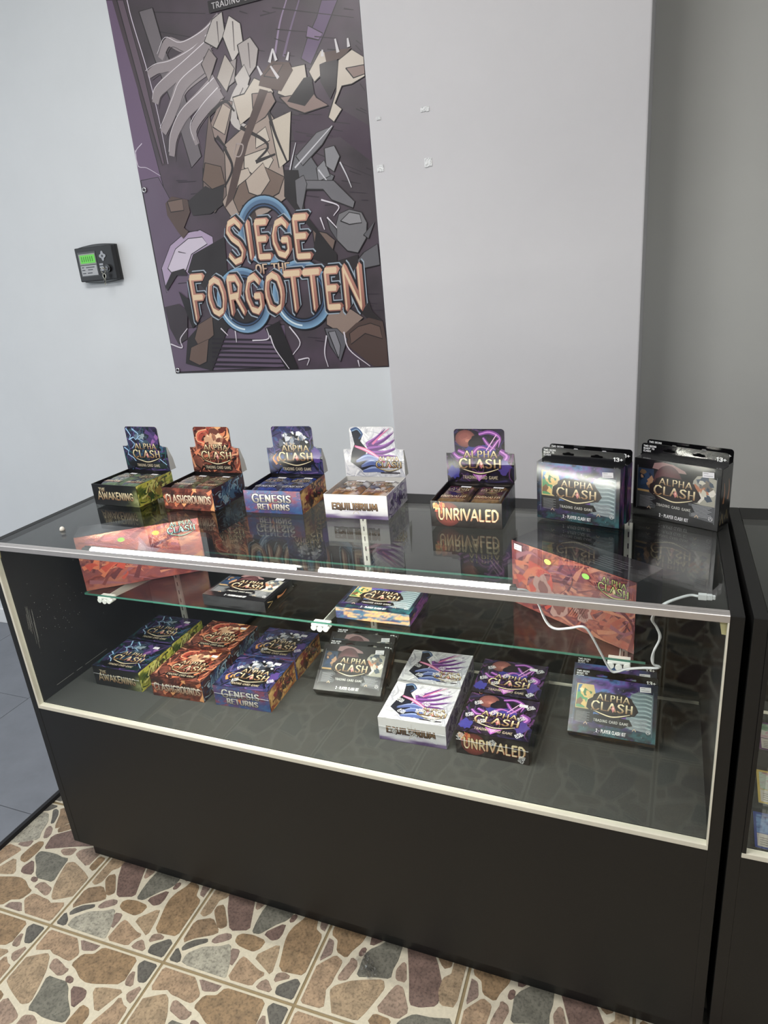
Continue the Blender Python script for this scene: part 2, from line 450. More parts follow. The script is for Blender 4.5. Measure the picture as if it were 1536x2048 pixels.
GOLD = ((250, 232, 178), (150, 100, 48))
def logo(A, cx, cy, w, plate=None, col=GOLD, sub=True, subplate=None, subcol=(214, 196, 160), jewel=(216, 120, 118)):
    """two-line game logo with a jewel and a drawn-bow flourish; cy = baseline of the second line"""
    if plate:
        A.poly(plate, [(cx - .62 * w, cy + .02 * w), (cx - .5 * w, cy - .06 * w), (cx - .3 * w, cy - .1 * w), (cx, cy - .2 * w), (cx + .3 * w, cy - .1 * w), (cx + .55 * w, cy - .05 * w), (cx + .64 * w, cy + .08 * w), (cx + .58 * w, cy + .2 * w), (cx + .5 * w, cy + .3 * w), (cx + .46 * w, cy + .38 * w), (cx + .3 * w, cy + .45 * w), (cx - .3 * w, cy + .46 * w), (cx - .46 * w, cy + .38 * w), (cx - .48 * w, cy + .3 * w), (cx - .6 * w, cy + .22 * w)])
    A.ribbon((40, 26, 22), .05 * w, [(cx - .5 * w, cy - .01 * w), (cx - .25 * w, cy - .1 * w), (cx, cy - .15 * w), (cx + .25 * w, cy - .1 * w), (cx + .5 * w, cy)], (.6, .6), bulge=.8)
    A.ribbon(col[0], .022 * w, [(cx - .5 * w, cy - .01 * w), (cx - .25 * w, cy - .09 * w), (cx, cy - .14 * w), (cx + .25 * w, cy - .09 * w), (cx + .5 * w, cy)], (.4, .4), bulge=.8)
    A.words('ALPHA', cx + .02 * w, cy + .25 * w, .155 * w, .78 * w, nib_serif(.075, .04), col, ((28, 18, 16), .07), track=.2)
    A.words('CLASH', cx, cy, .2 * w, w, nib_serif(.085, .045), col, ((28, 18, 16), .07), track=.2, caps={0: 1.18, 3: 1.08})
    A.poly(jewel, [(cx + .035 * w, cy - .03 * w), (cx + .085 * w, cy + .07 * w), (cx + .035 * w, cy + .15 * w), (cx - .015 * w, cy + .07 * w)])
    A.poly((250, 205, 180), [(cx + .035 * w, cy + .04 * w), (cx + .055 * w, cy + .08 * w), (cx + .035 * w, cy + .12 * w), (cx + .015 * w, cy + .08 * w)])
    if sub:
        if subplate: A.poly(subplate, [(cx - .48 * w, cy - .24 * w), (cx - .44 * w, cy - .32 * w), (cx + .44 * w, cy - .32 * w), (cx + .5 * w, cy - .24 * w), (cx + .44 * w, cy - .17 * w), (cx - .44 * w, cy - .17 * w)])
        A.words('TRADING CARD GAME', cx, cy - .28 * w, .075 * w, .84 * w, nib_rect(.075, .06), (subcol, subcol), track=.2)
def shards(A, cols, n, seed, cx, cy, rx, ry, size):
    """a loose cluster of angular facets"""
    rs = np.random.RandomState(seed)
    for k in range(n):
        a = 2 * pi * rs.rand(); r = math.sqrt(rs.rand()); x = cx + rx * r * cos(a); y = cy + ry * r * sin(a); z = size * (.5 + rs.rand()); t = rs.rand() * 6.3
        A.poly(cols[k % len(cols)], [(x + z * cos(t + q) * m, y + z * sin(t + q) * m) for q, m in ((0, 1), (1.3, .6), (2.6, .9), (4.0, .5), (5.2, .75))], new=(k % 3 == 0))
def starfield(A, n, seed, x0, x1, y0, y1, col=(220, 225, 240), r=.0005):
    rs = np.random.RandomState(seed); A.L += 1
    for k in range(n):
        x = x0 + (x1 - x0) * rs.rand(); y = y0 + (y1 - y0) * rs.rand(); q = r * (.5 + rs.rand())
        A.poly(col, [(x - q, y), (x, y - q), (x + q, y), (x, y + q)], new=False)

# ------------------------------------------------------------------ materials shared by the merchandise
M_PRINT = print_mat('printed_card', 0.32, 0.35)
M_WRAP = print_mat('shrink_wrapped_print', 0.28, 0.9, bump=('noise', 60, 0.12, 0.002))
M_FOIL = print_mat('foil_print', 0.24, 0.6, metal=0.6, bump=('wave', 170, 0.5, 0.0006))
M_PACK = print_mat('pack_film', 0.25, 0.5, metal=0.25, bump=('noise', 140, 0.25, 0.001))
M_CARDBLACK = solid('black_card', (22, 20, 22), 0.35, coat=0.4)
M_CARDWHITE = solid('white_card', (206, 204, 200), 0.6)
M_CARDGREY = solid('inner_card_grey', (120, 120, 120), 0.7)
M_KIT = solid('black_gloss_card', (12, 12, 14), 0.22, coat=0.8, bump=(40, 0.05))
M_STICK = solid('price_label_paper', (232, 230, 232), 0.55)
M_CLEAR = pane_mat('clear_plastic', (0.96, 0.96, 0.96), 1.6, 0.03)

BW, BD, BH = 0.146, 0.131, 0.0545
HDR = 0.1175      # height of the turned-up lid above the tray rim
def P_(A): return lambda a, b: (a * A.W, b * A.H)

# ---- artwork of the five box designs (loose colour compositions; lettering as on the boxes)
BG = {
 'aw': nebula(3, [(14, 16, 24), (22, 40, 54), (58, 44, 92), (16, 22, 30), (28, 70, 78)], 4),
 'cl': nebula(13, [(40, 20, 22), (84, 36, 32), (140, 74, 56), (62, 30, 28), (104, 52, 42)], 4),
 'ge': nebula(23, [(14, 18, 36), (32, 44, 92), (66, 56, 112), (22, 42, 88), (14, 18, 40)], 4),
 'eq': nebula(33, [(240, 240, 242), (206, 206, 214), (234, 234, 238), (176, 178, 190), (244, 244, 246)], 4),
 'un': nebula(43, [(24, 18, 30), (46, 32, 62), (22, 18, 28), (34, 28, 66), (18, 14, 22)], 4),
}
def top_art(A, k, sealed):
    p = P_(A); W, H = A.W, A.H
    fine = {'aw': [(46, 96, 130), (10, 12, 18), (96, 70, 140), (30, 84, 84), (16, 20, 30)], 'cl': [(196, 104, 70), (30, 14, 16), (150, 66, 46), (226, 150, 100), (58, 24, 24)],
            'ge': [(60, 84, 150), (10, 14, 30), (110, 84, 150), (40, 70, 130), (20, 26, 56)], 'eq': [(200, 202, 212), (248, 248, 250), (184, 186, 200), (226, 226, 232)], 'un': [(70, 44, 96), (12, 10, 16), (48, 40, 90), (100, 50, 110), (20, 16, 26)]}[k]
    A.flames(fine, 90, 77, 0, W, 0, H, .0045, (0, 6.2))
    if k == 'aw':
        A.blob((70, 52, 110), *p(.72, .72), .16 * W, .16 * H, 5)
        for col, pts in (((150, 90, 170), [(.85, .8), (.7, .6), (.8, .45)]), ((90, 60, 130), [(.6, .9), (.75, .75), (.84, .6)])): A.ribbon(col, .09 * W, [p(*q) for q in pts], (1, .2))
        shards(A, [(60, 84, 104), (150, 170, 180), (34, 44, 58), (96, 120, 140)], 14, 8, .5 * W, .74 * H, .13 * W, .14 * H, .06 * W)
        for pts in ([(.16, .96), (.24, .8), (.2, .72), (.3, .6), (.22, .5)], [(.3, .95), (.42, .84), (.38, .74), (.5, .66)], [(.03, .52), (.12, .44), (.09, .36), (.2, .28), (.3, .12)], [(.72, .42), (.82, .36), (.8, .28), (.95, .14)], [(.18, .7), (.3, .76), (.34, .7), (.45, .8)]):
            A.bolt((70, 130, 190), [p(*q) for q in pts], .035 * W); A.bolt((190, 232, 250), [p(*q) for q in pts], .014 * W)
        A.blob((18, 40, 40), *p(.8, .12), .14 * W, .08 * H, 9); A.blob((14, 14, 18), *p(.42, .12), .3 * W, .09 * H, 19)
        logo(A, .52 * W, .3 * H, .62 * W)
    elif k == 'cl':
        A.flames([(236, 130, 70), (176, 60, 34), (250, 176, 100), (110, 36, 26)], 26, 4, .16 * W, .84 * W, .56 * H, .98 * H, .07 * W)
        A.ribbon((226, 90, 56), .05 * W, [p(.42, .94), (.24 * W, .86 * H), (.2 * W, .7 * H), (.34 * W, .66 * H)], (1, .7)); A.ribbon((250, 190, 130), .014 * W, [p(.42, .95), (.22 * W, .88 * H), (.18 * W, .7 * H), (.32 * W, .64 * H)])
        shards(A, [(214, 160, 116), (246, 208, 160), (168, 104, 74), (120, 62, 46), (230, 180, 130)], 22, 18, .54 * W, .76 * H, .15 * W, .15 * H, .07 * W)
        A.flames([(226, 120, 66), (140, 56, 34), (196, 100, 60)], 14, 7, .02 * W, .98 * W, .05 * H, .5 * H, .06 * W)
        logo(A, .53 * W, .3 * H, .62 * W, subplate=(26, 18, 18))
    elif k == 'ge':
        A.flames([(34, 48, 104), (74, 62, 120), (60, 96, 150), (20, 24, 50)], 18, 5, .16 * W, .84 * W, .55 * H, .98 * H, .09 * W, (0, 6))
        A.blob((22, 24, 34), *p(.5, .62), .3 * W, .2 * H, 3)
        shards(A, [(216, 220, 228), (160, 168, 184), (240, 242, 246), (96, 104, 124), (196, 176, 150), (60, 66, 86)], 40, 28, .5 * W, .72 * H, .26 * W, .16 * H, .055 * W)
        for x in (.16, .24): A.ribbon((226, 150, 60), .05 * W, [p(x, .2), p(x - .06, .32), p(x + .02, .44)], (1, .1))
        A.blob((20, 20, 26), *p(.52, .24), .36 * W, .2 * H, 31); A.blob((90, 60, 150), *p(.9, .4), .08 * W, .16 * H, 32)
        logo(A, .52 * W, .29 * H, .62 * W)
    elif k == 'eq':
        A.poly((26, 30, 48), [p(.16, .94), p(.3, .97), p(.36, .86), p(.3, .72), p(.4, .56), p(.36, .4), p(.44, .26), p(.6, .2), p(.5, .1), p(.3, .12), p(.1, .3), p(.14, .5), p(.2, .66)])
        A.ribbon((60, 90, 140), .05 * W, [p(.16, .93), p(.26, .97), p(.34, .86), p(.28, .76)], (1, .4)); A.ribbon((120, 160, 200), .016 * W, [p(.18, .92), p(.27, .95), p(.33, .86)])
        for q, w in (([(.4, .62), (.66, .72), (.88, .9)], .1), ([(.42, .56), (.7, .62), (.93, .78)], .1), ([(.42, .48), (.7, .5), (.95, .6)], .1), ([(.4, .42), (.66, .42), (.9, .42)], .09), ([(.42, .66), (.6, .8), (.74, .97)], .07)):
            A.ribbon((104, 48, 130), w * W, [p(*t) for t in q], (1.1, .05)); A.ribbon((160, 84, 186), w * .4 * W, [p(t[0] - .01, t[1] + .02) for t in q], (1, .05))
        A.ribbon((236, 96, 160), .06 * W, [p(.2, .62), p(.42, .52), p(.68, .3)], (.5, .4), bulge=.5); A.ribbon((255, 196, 226), .022 * W, [p(.22, .61), p(.42, .52), p(.66, .32)], (.4, .3), bulge=.6)
        A.ribbon((230, 110, 170), .035 * W, [p(.5, .66), p(.66, .84), p(.8, .97)], (1, .2))
        for q in ([(.2, .3), (.4, .4), (.6, .34)], [(.28, .2), (.46, .3), (.62, .22)], [(.3, .1), (.5, .16), (.66, .1)]): A.ribbon((84, 106, 176), .1 * W, [p(*t) for t in q], (.2, .15), bulge=.8); A.ribbon((150, 172, 220), .025 * W, [p(t[0], t[1] + .03) for t in q], (.2, .15), bulge=.8)
        for q in ([(.02, .9), (.1, .7), (.04, .5)], [(.86, .2), (.95, .3), (.9, .5)]): A.ribbon((182, 184, 196), .03 * W, [p(*t) for t in q], (.2, .2), bulge=.8)
        logo(A, .74 * W, .2 * H, .42 * W, sub=False); A.rect((60, 54, 66), .6 * W, .075 * H, .92 * W, .1 * H)
    elif k == 'un':
        A.disc((178, 100, 88), .3 * W, .82 * H, .15 * W, .16 * H, edge=(120, 62, 60)); A.blob((150, 80, 74), *p(.27, .86), .06 * W, .04 * H, 4); A.blob((196, 120, 100), *p(.34, .78), .05 * W, .03 * H, 5)
        A.blob((52, 54, 150), *p(.5, .62), .2 * W, .12 * H, 6); A.blob((26, 20, 34), *p(.46, .76), .12 * W, .12 * H, 7); A.blob((70, 60, 170), *p(.62, .58), .1 * W, .08 * H, 8)
        for q, w in (([(.18, .6), (.36, .52), (.5, .66), (.66, .62)], .07), ([(.5, .9), (.66, .94), (.8, .84), (.78, .66)], .06), ([(.78, .8), (.7, .66), (.6, .54)], .05), ([(.8, .6), (.9, .5), (.82, .36)], .1), ([(.1, .56), (.2, .46), (.34, .5)], .06), ([(.56, .84), (.64, .7), (.74, .62)], .05)):
            A.ribbon((134, 56, 160), w * W, [p(*t) for t in q], (.7, .1), bulge=.6); A.ribbon((218, 130, 226), w * .3 * W, [p(*t) for t in q], (.7, .1), bulge=.6)
        A.ribbon((246, 190, 240), .012 * W, [p(.6, .6), p(.76, .9)]); A.ribbon((240, 170, 230), .01 * W, [p(.64, .56), p(.8, .82)])
        A.poly((196, 90, 210), [p(.36, .2), p(.64, .2), p(.48, .02)]); A.poly((240, 160, 240), [p(.42, .18), p(.56, .19), p(.48, .05)])
        A.blob((60, 58, 160), *p(.1, .18), .09 * W, .12 * H, 14); A.blob((80, 60, 150), *p(.86, .3), .1 * W, .14 * H, 15)
        logo(A, .5 * W, .28 * H, .62 * W)
def front_art(k):
    A = Art(BW, BH); W, H = BW, BH; p = P_(A)
    if k == 'aw':
        def fn(u, v):
            g = np.clip((u - .55) * 1.6 + (.5 - v) * .5, 0, 1) * fbm(u * 6, v * 3, 5)
            return ramp(g * 1.5 + .02, [(18, 16, 18), (36, 40, 34), (110, 116, 60), (190, 196, 120)])
        A.grid(fn, 36, 14)
        A.words('THE', .22 * W, .66 * H, .17 * H, .14 * W, nib_serif(.09, .05), GOLD)
        A.words('AWAKENING', .5 * W, .3 * H, .33 * H, .8 * W, nib_blade(.1, .05), GOLD, ((12, 10, 8), .07), track=.12, caps={0: 1.2})
    elif k == 'cl':
        A.grid(nebula(53, [(26, 20, 20), (84, 32, 26), (156, 70, 42), (44, 28, 26), (112, 50, 34)], 5), 36, 14)
        A.flames([(230, 120, 60), (90, 30, 22), (250, 170, 90)], 16, 9, 0, W, 0, H, .01)
        A.words('CLASHGROUNDS', .5 * W, .32 * H, .34 * H, .9 * W, nib_rect(.11, .06), ((244, 226, 196), (176, 120, 84)), ((40, 18, 14), .07), track=.14, caps={0: 1.15})
    elif k == 'ge':
        A.grid(nebula(63, [(40, 110, 170), (50, 76, 140), (96, 60, 120), (34, 96, 160), (160, 56, 76), (36, 66, 130)], 4), 36, 14)
        starfield(A, 40, 3, 0, W, 0, H)
        A.words('GENESIS', .48 * W, .5 * H, .3 * H, .68 * W, nib_serif(.1, .055), ((246, 244, 238), (150, 140, 132)), ((26, 24, 36), .06), caps={0: 1.25}, track=.16)
        A.words('RETURNS', .5 * W, .16 * H, .24 * H, .56 * W, nib_serif(.11, .06), ((240, 236, 228), (150, 136, 124)), ((26, 24, 36), .06), track=.16)
        A.poly((214, 110, 50), [p(.42, .4), p(.48, .44), p(.46, .2)])
    elif k == 'eq':
        def fn(u, v):
            n = fbm(u * 3, v * 9, 71)
            t = np.clip(v * 1.5 + (n - .5) * .7, 0, 1)
            return ramp(t, [(96, 70, 126), (150, 130, 176), (226, 224, 232), (240, 240, 242), (232, 230, 232), (242, 240, 240)])
        A.grid(fn, 36, 16)
        c = (206, 196, 180)
        A.ring(c, .5 * W, .66 * H, .13 * H, .17 * H, a0=pi * .85, a1=pi * 2.15); A.ribbon(c, .03 * H, [p(.5, .45), p(.5, .92)], (1, .2)); A.ring(c, .5 * W, .2 * H, .1 * H, .13 * H, a0=0, a1=pi)
        A.words('EQUILIBRIUM', .48 * W, .38 * H, .25 * H, .72 * W, nib_serif(.1, .07), ((170, 124, 70), (70, 48, 36)), ((34, 26, 24), .07), track=.16)
    elif k == 'un':
        A.grid(nebula(73, [(30, 26, 28), (52, 46, 46), (24, 20, 24), (40, 34, 36)], 5), 36, 14)
        A.disc((190, 84, 62), .25 * W, .5 * H, .18 * W, .47 * H, edge=(110, 48, 44)); A.blob((150, 62, 52), *p(.3, .3), .06 * W, .1 * H, 4)
        A.flames([(250, 150, 60), (220, 80, 40), (255, 200, 110)], 12, 6, .02 * W, .18 * W, .35 * H, .9 * H, .012, (1.2, 2.2))
        A.words('UNRIVALED', .53 * W, .3 * H, .42 * H, .84 * W, nib_blade(.115, .05), ((252, 226, 150), (190, 96, 44)), ((44, 16, 12), .07), track=.13, hi=(255, 240, 190))
    return A
SIDE = {
 'aw': ([(60, 80, 24), (150, 166, 40), (222, 214, 70), (100, 116, 30), (46, 56, 24)], [(170, 140, 60), (100, 80, 40), (232, 226, 120), (60, 84, 36)]),
 'cl': ([(40, 22, 40), (66, 36, 54), (32, 26, 48), (50, 28, 44)], [(70, 110, 150), (110, 160, 190), (40, 60, 104), (150, 180, 200)]),
 'ge': ([(210, 100, 34), (240, 160, 60), (140, 54, 30), (246, 206, 120), (190, 80, 30)], [(70, 36, 24), (120, 60, 36), (240, 190, 90), (150, 40, 50), (40, 24, 20)]),
 'eq': ([(226, 224, 234), (150, 130, 180), (236, 236, 240), (96, 76, 130)], [(110, 86, 150), (200, 196, 214), (70, 54, 100)]),
 'un': ([(16, 20, 26), (22, 44, 52), (14, 14, 20), (40, 30, 56)], [(40, 70, 80), (70, 44, 90), (24, 24, 30)]),
}
def side_art(k):
    A = Art(BD, BH); A.sat = .9; A.gain = 1.0; bg, sh = SIDE[k]
    A.grid(nebula(81 + len(bg), bg, 4), 30, 14)
    shards(A, sh, 26, 5, .5 * BD, .5 * BH, .3 * BD, .34 * BH, .011)
    A.flames(sh, 40, 15, 0, BD, 0, BH, .004, (0, 6))
    return A
def wrap_marks(A, spots):
    """little repeating white logos printed on the shrink film"""
    for x, y, a in spots:
        c, s = cos(a), sin(a); X, Y = x * A.W, y * A.H
        wp = lambda px, py: (X + c * px - s * py, Y + s * px + c * py)
        A.words('ALPHA', 0, .001, .0045, .015, nib_rect(.1, .09), ((236, 238, 240),) * 2, warp=wp)
        A.words('CLASH', 0, -.0055, .0055, .017, nib_rect(.1, .09), ((236, 238, 240),) * 2, warp=wp)
FRONT = {k: front_art(k) for k in BG}
SIDES = {k: side_art(k).mesh('side_print', M_PRINT) for k in BG}
def sticker(parent, origin, ux, uy, w=.017, h=.0095):
    A = Art(w, h); A.grid(lambda u, v: np.ones(u.shape + (3,)) * npl((234, 232, 236)), 1, 1)
    A.L += 1
    for k, (a, b, y) in enumerate(((.1, .5, .68), (.12, .88, .26))): A.rect((150, 148, 156), a * w, y * h, b * w, (y + .1) * h, new=False)
    return A.panel('price_sticker', M_PRINT_FLAT, parent, origin, ux, uy)
M_PRINT_FLAT = print_mat('paper_print', 0.6, 0.0)

# ---- closed box: origin at its front-left bottom corner
def closed_box(k, label, cat='card box'):
    t = thing('card_box', label, cat)
    b = MB().box(0, BW, 0, BD, 0, BH).build('carton', M_CARDBLACK if k != 'eq' else M_CARDWHITE, t, bevel=.0006)
    e = .0004
    A = Art(BW, BD); A.grid(BG[k], 44, 40); top_art(A, k, True)
    if k == 'eq': wrap_marks(A, [(.2, .5, -.5), (.6, .48, -.5), (.3, .22, -.4), (.55, .3, .3), (.78, .12, -.5), (.85, .3, -.6), (.45, .72, -.4)])
    if k == 'un': wrap_marks(A, [(.1, .42, .5), (.16, .75, .5), (.42, .55, .9), (.3, .3, .5), (.82, .5, .6), (.9, .8, .5), (.85, .1, .8)])
    if k == 'ge': wrap_marks(A, [(.3, .22, .5), (.9, .3, .6), (.2, .6, .8)])
    top = A.panel('top_print', M_WRAP, t, (0, 0, BH + e), (1, 0, 0), (0, 1, 0))
    F_ = front_art(k)
    if k == 'eq': wrap_marks(F_, [(.22, .5, -.6), (.52, .42, -.6), (.82, .3, -.5)])
    if k == 'un': wrap_marks(F_, [(.5, .7, .6), (.06, .8, 1.0), (.9, .2, 1.2)])
    F_.panel('front_print', M_WRAP, t, (0, -e, 0), (1, 0, 0), (0, 0, 1))
    o = obj('side_print', SIDES[k], t); o.matrix_local = Matrix(((0, 0, 1, BW + e), (1, 0, 0, 0), (0, 1, 0, 0), (0, 0, 0, 1)))
    o = obj('side_print', SIDES[k], t); o.matrix_local = Matrix(((0, 0, -1, -e), (-1, 0, 0, BD), (0, 1, 0, 0), (0, 0, 0, 1)))
    sticker(t, (BW * .74, BD * .78, BH + e + .0026), (1, -.06, 0), (.06, 1, 0))
    # folded seam of the shrink film along the front edge
    s = MB().tube([(0.001, -.0012, BH * .62), (BW * .3, -.0014, BH * .6), (BW * .7, -.0012, BH * .63), (BW - .001, -.0012, BH * .6)], .0004, 5)
    s.build('film_seam', solid('film_seam_white', (190, 192, 196), .3), t)
    return t

# ---- opened display box: tray, turned-up lid with cut-out crest, packs inside
def header_rows(v):
    z = v
    if z <= .0645: return (0, BW)
    x0, x1, top, r = .019, .127, HDR, .007
    d = max(0, z - (top - r)); k = r - math.sqrt(max(r * r - d * d, 0))
    return (x0 + k, x1 - k)
def display_box(k, label):
    t = thing('display_box', label, 'display box', group='opened display boxes on the glass top')
    th = .0012; inner = M_CARDGREY if k == 'eq' else M_CARDBLACK
    shell = M_CARDWHITE if k == 'eq' else M_CARDBLACK
    m = MB()
    m.box(0, BW, 0, BD, 0, th).box(0, BW, 0, th, th, BH).box(0, BW, BD - th, BD, th, BH)
    m.box(0, th, th, BD - th, th, BH).box(BW - th, BW, th, BD - th, th, BH)
    m.build('tray', shell, t)
    MB().box(.0016, BW - .0016, .0016, BD - .0016, .041, .0425).build('pack_rest', inner, t)
    e = .0004
    F_ = FRONT[k]
    F_.panel('front_print', M_PRINT, t, (0, -e, 0), (1, 0, 0), (0, 0, 1))
    o = obj('side_print', SIDES[k], t); o.matrix_local = Matrix(((0, 0, 1, BW + e), (1, 0, 0, 0), (0, 1, 0, 0), (0, 0, 0, 1)))
    o = obj('side_print', SIDES[k], t); o.matrix_local = Matrix(((0, 0, -1, -e), (-1, 0, 0, BD), (0, 1, 0, 0), (0, 0, 0, 1)))
    # lid
    pts = [(0, 0), (BW, 0), (BW, .0645)]
    n = 7; r = .007
    pts += [(.127, .0645)] + [(.127 - r + r * cos(a), HDR - r + r * sin(a)) for a in np.linspace(0, pi / 2, n)] + [(.019 + r + r * cos(a), HDR - r + r * sin(a)) for a in np.linspace(pi / 2, pi, n)] + [(.019, .0645), (0, .0645)]
    lid = MB().prism(pts, 'y', 0, .0009).build('turned_up_lid', M_CARDWHITE, t, loc=(0, BD - .001, BH))
    A = Art(BW, HDR)
    A.clip = header_rows
    A.grid(BG[k], 40, 18, v1=.0645); A.L -= 1
    A.grid(BG[k], 32, 18, v0=.06451, v1=HDR, rows=header_rows)
    top_art(A, k, False)
    A.panel('lid_print', M_PRINT, lid, (0, -e, 0), (1, 0, 0), (0, 0, 1))
    for x in (0, BW - .0008):
        f = MB().prism([(0, .002), (.021, .002), (.016, .03), (.003, .0635), (0, .0635)], 'x', x, x + .0008)
        f.build('lid_side_flap', M_CARDWHITE, lid, loc=(0, .001, 0))
    return t

PACKCOL = {'aw': [(40, 60, 56), (110, 130, 100), (60, 50, 90), (28, 40, 44), (150, 160, 130)], 'cl': [(70, 60, 58), (140, 110, 90), (60, 30, 34), (110, 120, 90), (36, 28, 30)],
           'ge': [(24, 34, 90), (50, 70, 150), (20, 24, 50), (120, 130, 160), (30, 30, 70)], 'eq': [(206, 204, 200), (120, 112, 110), (60, 54, 54), (170, 120, 70), (220, 220, 222)],
           'un': [(46, 20, 30), (90, 40, 54), (30, 16, 26), (140, 110, 70), (60, 26, 40)]}
PTITLE = {'aw': 'AWAKENING', 'cl': 'CLASHGROUNDS', 'ge': 'GENESIS', 'eq': 'EQUILIBRIUM', 'un': 'UNRIVALED'}
def booster_pack(k, label):
    t = thing('booster_pack', label, 'card pack', group='card packs in the opened display boxes')
    W, L, T = .066, .116, .0085
    nx, ny = 14, 20; V = []; Fc = []
    for side in (1, 0):
        for j in range(ny + 1):
            for i in range(nx + 1):
                u = i / nx; v = j / ny
                pu = min(1, min(u, 1 - u) / .16); pv = min(1, max(0, min(v, 1 - v) - .06) / .1)
                h = T * math.sin(pu * pi / 2) * math.sin(pv * pi / 2)
                V.append((u * W, v * L, (.001 + h) if side else .0002))
    m = (nx + 1) * (ny + 1)
    for j in range(ny):
        for i in range(nx):
            a = j * (nx + 1) + i; Fc.append((a, a + 1, a + nx + 2, a + nx + 1)); b = a + m; Fc.append((b, b + nx + 1, b + nx + 2, b + 1))
    me = bpy.data.meshes.new('pack_film'); me.from_pydata(V, [], Fc); me.materials.append(M_PACK)
    c = nebula(90 + len(k), PACKCOL[k], 3)
    P = np.array(V); colr = c(P[:, 0] / W * .8 + ord(k[0]), P[:, 1] / L)
    at = me.color_attributes.new('Col', 'FLOAT_COLOR', 'POINT'); a = np.ones((len(V), 4), np.float32); a[:, :3] = colr; at.data.foreach_set('color', a.ravel())
    me.polygons.foreach_set('use_smooth', [True] * len(Fc)); me.update()
    obj('film', me, t)
    A = Art(W * .84, L * .7); w, h = A.W, A.H
    shards(A, PACKCOL[k][1:], 16, 4, .5 * w, .5 * h, .38 * w, .3 * h, .009)
    logo(A, .5 * w, .62 * h, .8 * w, sub=False)
    A.words(PTITLE[k], .5 * w, .08 * h, .012, .92 * w, nib_serif(.1, .06), ((246, 226, 180), (200, 120, 70)) if k != 'ge' else ((240, 240, 245), (150, 150, 160)), ((30, 16, 14), .06))
    A.panel('film_print', M_PACK, t, (W * .08, L * .15, T + .0012), (1, 0, 0), (0, 1, 0))
    sticker(t, (W * .5, L * .76, T + .0022), (1, -.08, 0), (.08, 1, 0), .022, .008)
    return t

